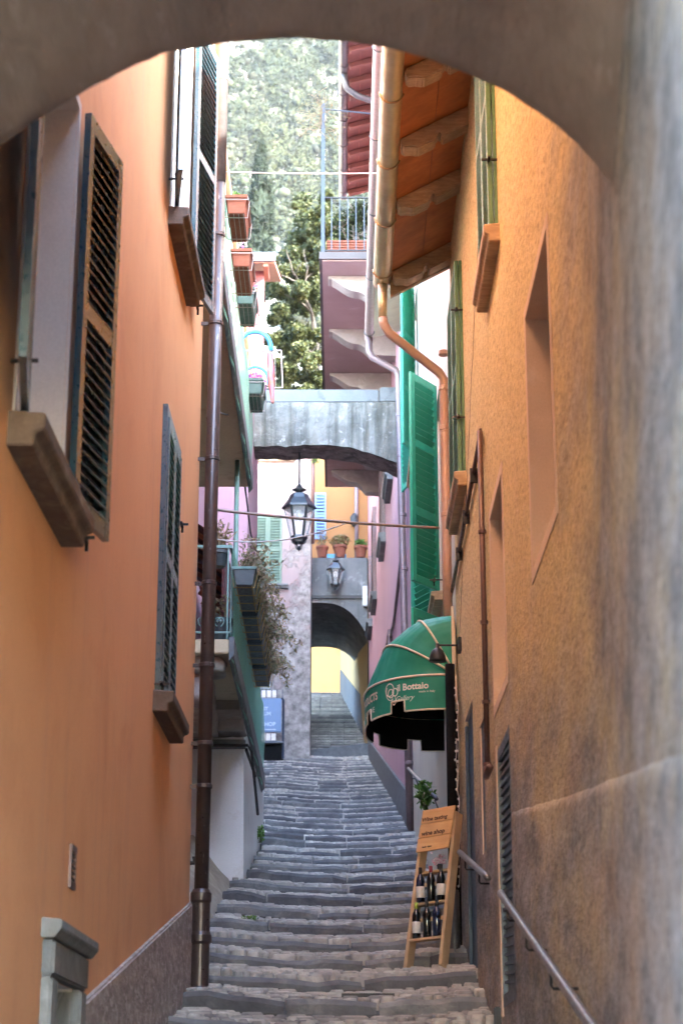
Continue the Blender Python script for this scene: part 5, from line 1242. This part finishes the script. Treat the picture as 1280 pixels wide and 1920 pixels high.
for k in range(4):
    ya = 19.25 + k * 1.28; yb = ya + 1.1; xc, zc_ = -1.01, 5.30
    t = thing('planter_trough', tlab[k], 'planter', (xc, ya, zc_), 'troughs on the lower balcony')
    m = MB(); m.prism([(-.085, 0), (.085, 0), (.115, .19), (-.115, .19)], lambda a, b: (xc + a, ya, zc_ + b), lambda a, b: (xc + a, yb, zc_ + b)); m.build('trough', M['plasticdark'], t, bevel=.008)
    m = MB(); m.prism([(-.125, .17), (.125, .17), (.125, .20), (-.125, .20)], lambda a, b: (xc + a, ya - .012, zc_ + b), lambda a, b: (xc + a, yb + .012, zc_ + b)); m.build('rim', M['mint'] if k == 0 else M['plasticdark'], t, bevel=.004)
    for j in range(4): y_ = ya + .06 + j * .32; MB().tube([(xc - .13, y_, zc_ + .1), (xc - .105, y_, zc_ - .012), (xc + .105, y_, zc_ - .012), (xc + .14, y_, zc_ + .15)], .006, 4).build('basket_wire', M['dimyellow'], t)
    for x_ in (-.08, .08): MB().tube([(xc + x_, ya, zc_ - .012), (xc + x_, yb, zc_ - .012)], .006, 4).build('basket_wire', M['dimyellow'], t)
    m = MB(); dry_plants(m, xc + .02, ya, yb, zc_ + .2, random.Random(20 + k), 44, .22 if k else .34, .34); m.build('dry_foliage', M['dry'], t)
pot(tuple(at(414, 1206, 19.45)), .125, .25, M['plasticdark'], 'black pot on the floor of the lower balcony', M['dry'], (.12, .1, .2), 40, .03, 'pots on the lower balcony', seed=6, stems=6)
pot(tuple(at(411, 1063, 19.5)), .10, .17, M['plasticdark'], 'black pot hooked on the lower balcony near rail', M['dry'], (.16, .12, .22), 160, .03, 'pots on the lower balcony', seed=7, stems=12)
# leafy plant against the cream wall, weeds in the joints
def tuft(pos, rad, n_, size, label, mat, seed, cat='plant', stems=6):
    t = thing('small_plant', label, cat, pos); m = MB(); rr = random.Random(seed); leaf_cloud(m, (pos[0], pos[1], pos[2] + rad[2]), rad, n_, size, rr); m.build('foliage', mat, t)
    m = MB()
    for k in range(stems): m.tube([pos, (pos[0] + rr.gauss(0, rad[0] * .5), pos[1] + rr.gauss(0, rad[1] * .5), pos[2] + rad[2] * rr.uniform(.8, 1.8))], .005, 4)
    m.build('stem', M['bark'], t); return t
tuft(tuple(at(797, 1520, 21.2)), (.12, .14, .17), 150, .045, 'leafy green plant growing by the handrail on the cream wall', M['leafgreen'], 3)
tuft(tuple(at(468, 1728, 19.3)), (.09, .08, .03), 90, .018, 'low green weed in the step joint at the left', M['leafgreen'], 4, stems=2)
tuft(tuple(at(488, 1580, 26.6)), (.06, .3, .12), 140, .03, 'weeds along the foot of the white wall', M['leafgreen'], 5, stems=3)
tuft(tuple(at(591, 870, 49.8)), (.12, .15, .22), 140, .05, 'green weed sprouting from the corner of the pink house', M['leafgreen'], 6, stems=3)

# ------------------------------------------------------------------ blue shop board at the top of the steps
p = at(510, 1424, 49.2); sb = thing('shop_board', 'blue freestanding shop board beside the peeling house', 'sign', tuple(p)); x, y_, z = p
def sx(px): return at(px, 1360, 49.2).x
def szz(py): return at(510, py, 49.2).z
m = MB(); m.box(sx(488), sx(527), y_, y_ + .06, szz(1373), szz(1309)); bo = m.build('board', M['bluesign'], sb, bevel=.02)
m = MB(); m.box(sx(487), sx(531), y_ + .1, y_ + .5, szz(1424), szz(1393)); m.build('cabinet', M['black'], sb)
m = MB(); m.tube([(sx(531), y_ + .03, szz(1422)), (sx(531), y_ + .03, szz(1312)), (sx(528), y_ + .03, szz(1308))], .03, 8); m.box(sx(486), sx(533), y_ - .02, y_ + .12, szz(1393), szz(1389)); m.tube([(sx(487), y_ + .03, szz(1422)), (sx(487), y_ + .03, szz(1312))], .03, 8); m.build('stand', M['navy'], sb)
for k in range(3): m = MB(); m.box(sx(489 + k * 10), sx(497 + k * 10), y_ + .02, y_ + .03, szz(1388), szz(1375)); m.build('leaflet', M['paper'], sb)
for k in range(3): m = MB(); m.box(sx(489 + k * 10), sx(497 + k * 10), y_ + .02, y_ + .03, szz(1307), szz(1294)); m.build('leaflet', M['paper'], sb)
for k in range(5): m = MB(); m.bar((sx(489 + k * 10), y_ + .015, szz(1309)), (sx(489 + k * 10), y_ + .015, szz(1293)), .02); m.build('rack_bar', M['navy'], sb)
for s_, px, py, size in (('IST', 490, 1332, .13), ('LLIM', 489, 1341, .13), ('SHOP', 491, 1361, .14)):
    lettering(sb, s_, size, lambda u, v, px=px, py=py: (sx(px) + u, y_ - .004, szz(py) + v), M['letterblue'], bold=.004)
m = MB(); m.box(sx(490), sx(517), y_ - .004, y_ - .001, szz(1368.5), szz(1367)); m.build('sign_rule', M['letterblue'], sb)

# terracotta trough and shrub on the pink house balcony
q0, q1 = at(618, 482, 30.25), at(683, 446, 30.25); t = thing('planter_trough', 'ridged terracotta trough with shrub on the pink balcony', 'planter', tuple(q0))
nrib = 7
for k in range(nrib): z0_ = BZ + .12 + k * .048; m = MB(); m.box(bx0 + .1 - .004 * k, .95, 30.14 - .004 * k, 30.42, z0_, z0_ + .042); m.build('ridge', M['terracotta'], t, bevel=.012, seg=1)
m = MB(); rr = random.Random(31)
for cxx, czz, n_ in ((.05, BZ + .85, 300), (.35, BZ + 1.05, 420), (.6, BZ + .75, 360), (.2, BZ + .6, 200)): leaf_cloud(m, (cxx, 30.4, czz), (.25, .2, .3), n_, .05, rr)
m.build('foliage', M['leaf'], t)
m = MB()
for k in range(9): m.tube([(rr.uniform(-.1, .8), 30.3, BZ + .45), (rr.uniform(-.2, .8), 30.35, BZ + .8), (rr.uniform(-.2, .8), 30.4, BZ + rr.uniform(1.0, 1.4))], .012, 5)
m.build('stem', M['bark'], t)
vn = thing('bare_vine', 'bare twiggy vine on the tall post of the pink balcony', 'vine', (bx0, 30.05, BZ + 2.8)); m = MB(); rr = random.Random(40)
for k in range(55):
    pts = [Vector((bx0, 30.05, BZ + rr.uniform(2.5, 3.0)))]; d = Vector((rr.uniform(-1, .6), rr.uniform(-.4, .4), rr.uniform(-.3, .9))).normalized()
    for j in range(6): d = (d + Vector((rr.gauss(0, .4), rr.gauss(0, .3), rr.gauss(0, .35)))).normalized(); pts.append(pts[-1] + d * .085)
    m.tube(pts, .004, 3, caps=False)
    for p in pts[2:]: a = Vector((rr.gauss(0, 1), rr.gauss(0, 1), rr.gauss(0, 1))).normalized() * .02; b = a.orthogonal().normalized() * .012; m.quad(p - a, p + b, p + a, p - b)
m.build('twigs', M['dry'], vn)

# ------------------------------------------------------------------ garden tree behind the bridge
def np_leaves(centers, radii, counts, size, rng, cols=None, flat=1.0):
    """many leaf quads spread through ellipsoidal clumps -> verts, faces, per-face colour"""
    V = []; C = []
    for i, (c, r, n_) in enumerate(zip(centers, radii, counts)):
        d = rng.normal(size=(n_, 3)); d /= np.linalg.norm(d, axis=1)[:, None]; d *= rng.random((n_, 1)) ** .4
        p = np.asarray(c) + d * np.asarray(r)
        a = rng.normal(size=(n_, 3)); a[:, 2] *= flat; a /= np.linalg.norm(a, axis=1)[:, None]; b = np.cross(a, rng.normal(size=(n_, 3))); b /= np.linalg.norm(b, axis=1)[:, None]
        s_ = size * rng.uniform(.6, 1.3, (n_, 1)) * (1 if np.isscalar(size) else 1)
        V.append(np.stack([p - a * s_, p + b * s_ * .55, p + a * s_, p - b * s_ * .55], axis=1))
        if cols is not None: C.append(np.repeat(np.asarray(cols[i])[None, :], n_, 0) * rng.uniform(.8, 1.2, (n_, 1)))
    V = np.concatenate(V); nq = len(V)
    return V.reshape(-1, 3), np.arange(nq * 4).reshape(-1, 4), (np.concatenate(C) if cols is not None else None)
def np_mesh(name, V, F, C=None):
    me = bpy.data.meshes.new(name); me.vertices.add(len(V)); me.vertices.foreach_set('co', V.astype(np.float32).ravel()); k = F.shape[1]
    me.loops.add(F.size); me.loops.foreach_set('vertex_index', F.astype(np.int32).ravel()); me.polygons.add(len(F)); me.polygons.foreach_set('loop_start', np.arange(0, F.size, k, dtype=np.int32))
    me.update(calc_edges=True)
    if C is not None:
        ca = me.color_attributes.new('Col', 'FLOAT_COLOR', 'CORNER'); cc = np.ones((len(F) * k, 4), np.float32); cc[:, :3] = np.repeat(C, k, 0); ca.data.foreach_set('color', cc.ravel())
    return me
YG = 62.0
tb = at(588, 760, YG); tree = thing('garden_tree', 'olive green garden tree rising behind the grey bridge arch', 'tree', (-2.3, YG, 13.2))
tr = MB(); rr = random.Random(77); tips = []
def branch(p, d, r, L_, lev):
    pts = [p]; rs = [r]; n_ = 5
    for k in range(n_):
        d = (d + Vector((rr.gauss(0, .18), rr.gauss(0, .18), rr.gauss(.03, .12)))).normalized(); pts.append(pts[-1] + d * L_ / n_); rs.append(r * (1 - .5 * (k + 1) / n_))
    tr.tube(pts, rs, 6 if lev < 2 else 4, caps=False)
    if lev >= 3: tips.append(pts[-1]); return
    if lev >= 1: tips.append(pts[-2])
    for k in range(3 if lev else 6):
        q = pts[rr.randint(2, n_)]; nd = (d + Vector((rr.gauss(0, .75), rr.gauss(0, .6), rr.gauss(.1, .45)))).normalized(); branch(q, nd, r * .55, L_ * rr.uniform(.55, .8), lev + 1)
root = Vector((-.95, YG, 21.5)); tr.tube([(-2.3, YG, 13.2), (-2.0, YG, 16), (-1.35, YG, 19), tuple(root)], [.34, .28, .24, .20], 8); branch(root, Vector((.06, 0, 1)), .17, 4.6, 0)
for k in range(5): branch(root + Vector((0, 0, 1.2 + k * .9)), Vector((rr.uniform(-.5, .4), rr.gauss(0, .5), rr.uniform(.2, .8))).normalized(), .09, 1.5, 1)
tr.build('trunk', wood('dark_bark', (.022, .017, .014), (.012, .010, .008), (6, 6, 1.5)), tree)
# crown: clumps that fill the outline seen in the photograph, from tip to skirt
cen = []; rad = []; cnt = []
outline = [(590, 395, 26), (560, 425, 30), (598, 440, 24), (535, 465, 26), (575, 470, 26), (604, 490, 20), (520, 505, 20), (552, 512, 24), (590, 525, 24), (515, 545, 20), (545, 560, 24), (580, 575, 24), (605, 560, 18), (522, 590, 20), (555, 610, 24), (592, 620, 22), (512, 632, 18), (535, 650, 22), (570, 660, 24), (602, 668, 18), (520, 690, 20), (552, 700, 22), (588, 708, 22), (605, 720, 16), (530, 725, 20), (620, 420, 22), (630, 470, 22), (640, 540, 26), (630, 640, 24), (560, 738, 20), (590, 740, 20), (530, 742, 18), (560, 390, 12), (610, 380, 18)]
for (px, py, r) in outline:
    for k in range(4):
        c_ = at(px + rr.gauss(0, r * .5), py + rr.gauss(0, r * .45), YG + rr.uniform(-1.5, 1.5)); q = r * YG / FPX; cen.append(tuple(c_)); rad.append((q * .75, q * 1.0, q * .62)); cnt.append(420)
V, F, _ = np_leaves(cen, rad, cnt, .075, RNG)
link('crown', np_mesh('crown', V, F), M['leaf'], tree)
ib = bmesh.new(); bmesh.ops.create_icosphere(ib, subdivisions=2, radius=1.0); iv = np.array([v.co[:] for v in ib.verts]); ifc = np.array([[v.index for v in f.verts] for f in ib.faces]); ib.free()
sel = [i for i in range(len(cen)) if i % 3 != 0]
link('inner_foliage', np_mesh('inner_foliage', np.concatenate([np.asarray(cen[i]) + iv * np.asarray(rad[i]) * .62 * RNG.uniform(.5, 1.3, (len(iv), 1)) for i in sel]), np.concatenate([ifc + k * len(iv) for k in range(len(sel))])), M['leaf'], tree, kind='stuff')

# ------------------------------------------------------------------ cypress on the slope
YC = 150.0; base = at(486, 560, YC); topc = at(484, 272, YC)
cyp = thing('cypress_tree', 'tall pointed cypress standing on the slope behind the roofs', 'tree', tuple(base))
MB().tube([tuple(base), tuple(topc - Vector((0, 0, 1)))], [.3, .05], 8).build('trunk', M['bark'], cyp)
cb = MB(); rc = random.Random(91); ring_n = 26
for j in range(47):
    t = j / 46; w = 1.75 * (1 - t) ** .7 * (.35 + .65 * min(1, t * 6 + .4)) * .8 + .03
    for k in range(ring_n): an = 6.283 * k / ring_n; q = w * rc.uniform(.62, 1.15); cb.v.append((base.x + math.cos(an) * q, YC + math.sin(an) * q, base.z + (topc.z - base.z) * t))
for j in range(46):
    for k in range(ring_n): cb.f.append((j * ring_n + k, j * ring_n + (k + 1) % ring_n, (j + 1) * ring_n + (k + 1) % ring_n, (j + 1) * ring_n + k))
cb.build('inner_foliage', M['cypress'], cyp)
cen = []; rad = []; cnt = []; H = topc.z - base.z
for k in range(150):
    t = rr.random() ** .9; w = 1.75 * (1 - t) ** .7 * (.35 + .65 * min(1, t * 6 + .4)) + .1; an = rr.uniform(0, 6.28); q = w * rr.uniform(.7, 1.0)
    cen.append((base.x + math.cos(an) * q, YC + math.sin(an) * q, base.z + H * t)); rad.append((.24, .24, .7)); cnt.append(90)
V, F, _ = np_leaves(cen, rad, cnt, .13, RNG, flat=2.2); link('crown', np_mesh('crown', V, F), M['cypress'], cyp)

# ------------------------------------------------------------------ wooded mountainside: far wood that reads as one mass
def hz(y_):
    for (a, za), (b, zb) in zip(prof[:-1], prof[1:]):
        if a <= y_ <= b: return za + (zb - za) * (y_ - a) / (b - a)
    return prof[-1][1]
pal = [((.17, .20, .095), 3), ((.22, .23, .12), 3), ((.28, .27, .15), 2), ((.08, .12, .065), 2), ((.31, .27, .21), 3), ((.36, .33, .28), 2), ((.33, .32, .14), 1.2), ((.12, .17, .09), 2)]
pc = np.array([p[0] for p in pal]) * .072 * np.array([.82, 1.08, .86]); pw = np.array([p[1] for p in pal]); pw = pw / pw.sum()
cen = []; rad = []; cnt = []; colr = []
for k in range(1150):
    if k < 1000: y_ = random.uniform(330, 575); x = random.uniform(-62, 30)
    else: y_ = random.uniform(158, 330); x = random.uniform(-26, 14)
    if y_ < 330 and abs(x + .043 * y_) < 4.5: continue
    z = hz(y_); gv = math.sin(x * .11 + y_ * .031) + math.sin(x * .05 - y_ * .052 + 1.3) + random.gauss(0, .55); pi = int(RNG.choice([3, 7, 0, 0, 1])) if gv > .5 else (int(RNG.choice([4, 5, 2, 1, 6])) if gv < -.7 else int(RNG.choice(len(pal), p=pw))); dark = pi in (3, 7); s_ = random.uniform(2.6, 5.4) * (.6 if y_ < 330 else 1.0)
    nb = random.randint(4, 7); hgt = s_ * (1.5 if dark else 1.15)
    for j in range(nb):
        cen.append((x + random.gauss(0, s_ * .42), y_ + random.gauss(0, s_ * .42), z + hgt * .4 + abs(random.gauss(0, hgt * .5)))); q = random.uniform(.3, .52); rad.append((s_ * q, s_ * q, s_ * q * random.uniform(.8, 1.2))); cnt.append(70 if pi not in (4, 5) else 44); colr.append(pc[pi])
V, F, C = np_leaves(cen, [(a * 1.35, b * 1.35, c_ * 1.35) for a, b, c_ in rad], cnt, .38, RNG, colr)
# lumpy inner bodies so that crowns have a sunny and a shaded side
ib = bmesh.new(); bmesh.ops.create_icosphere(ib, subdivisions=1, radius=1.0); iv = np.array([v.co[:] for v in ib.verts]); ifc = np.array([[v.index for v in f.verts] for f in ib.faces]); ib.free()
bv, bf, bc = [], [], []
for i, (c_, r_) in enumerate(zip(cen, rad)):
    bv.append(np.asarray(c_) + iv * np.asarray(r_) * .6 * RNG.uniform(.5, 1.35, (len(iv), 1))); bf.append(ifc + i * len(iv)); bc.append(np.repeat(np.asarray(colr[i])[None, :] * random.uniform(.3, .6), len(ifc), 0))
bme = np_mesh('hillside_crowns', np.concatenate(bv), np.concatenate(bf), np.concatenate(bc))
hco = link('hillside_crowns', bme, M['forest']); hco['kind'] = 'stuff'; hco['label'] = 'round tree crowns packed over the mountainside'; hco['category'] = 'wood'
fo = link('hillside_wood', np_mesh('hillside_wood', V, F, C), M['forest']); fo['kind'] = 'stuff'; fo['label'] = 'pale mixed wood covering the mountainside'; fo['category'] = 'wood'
tk = MB()
for k in range(420):
    y_ = random.uniform(330, 560); x = random.uniform(-60, 28); z = hz(y_); h = random.uniform(3, 6); b = Vector((x, y_, z)); t = b + Vector((random.gauss(0, .5), random.gauss(0, .5), h)); tk.tube([b, b.lerp(t, .5) + Vector((random.gauss(0, .2), 0, 0)), t], [.16, .12, .05], 4, caps=False)
    for j in range(3): q = b.lerp(t, random.uniform(.4, .9)); tk.tube([q, q + Vector((random.gauss(0, .9), random.gauss(0, .9), random.uniform(.6, 1.6)))], [.07, .03], 3, caps=False)
tko = tk.build('hillside_trunks', M['granite']); tko['kind'] = 'stuff'; tko['label'] = 'bare pale trunks scattered through the mountain wood'; tko['category'] = 'wood'

# ------------------------------------------------------------------ thin haze in the valley air
hb = MB().box(-320, 320, -45, 720, -4, 520); hm = bpy.data.materials.new('valley_haze'); hm.use_nodes = True; hn = hm.node_tree.nodes; hn.clear()
ho = hn.new('ShaderNodeOutputMaterial'); hv = hn.new('ShaderNodeVolumePrincipled'); hv.inputs['Color'].default_value = (.80, .90, 1.0, 1); hv.inputs['Density'].default_value = .00005; hv.inputs['Anisotropy'].default_value = .0
hm.node_tree.links.new(hv.outputs[0], ho.inputs['Volume'])
hz_o = hb.build('haze', hm); hz_o['kind'] = 'stuff'; hz_o['label'] = 'thin pale haze filling the valley air'; hz_o['category'] = 'haze'
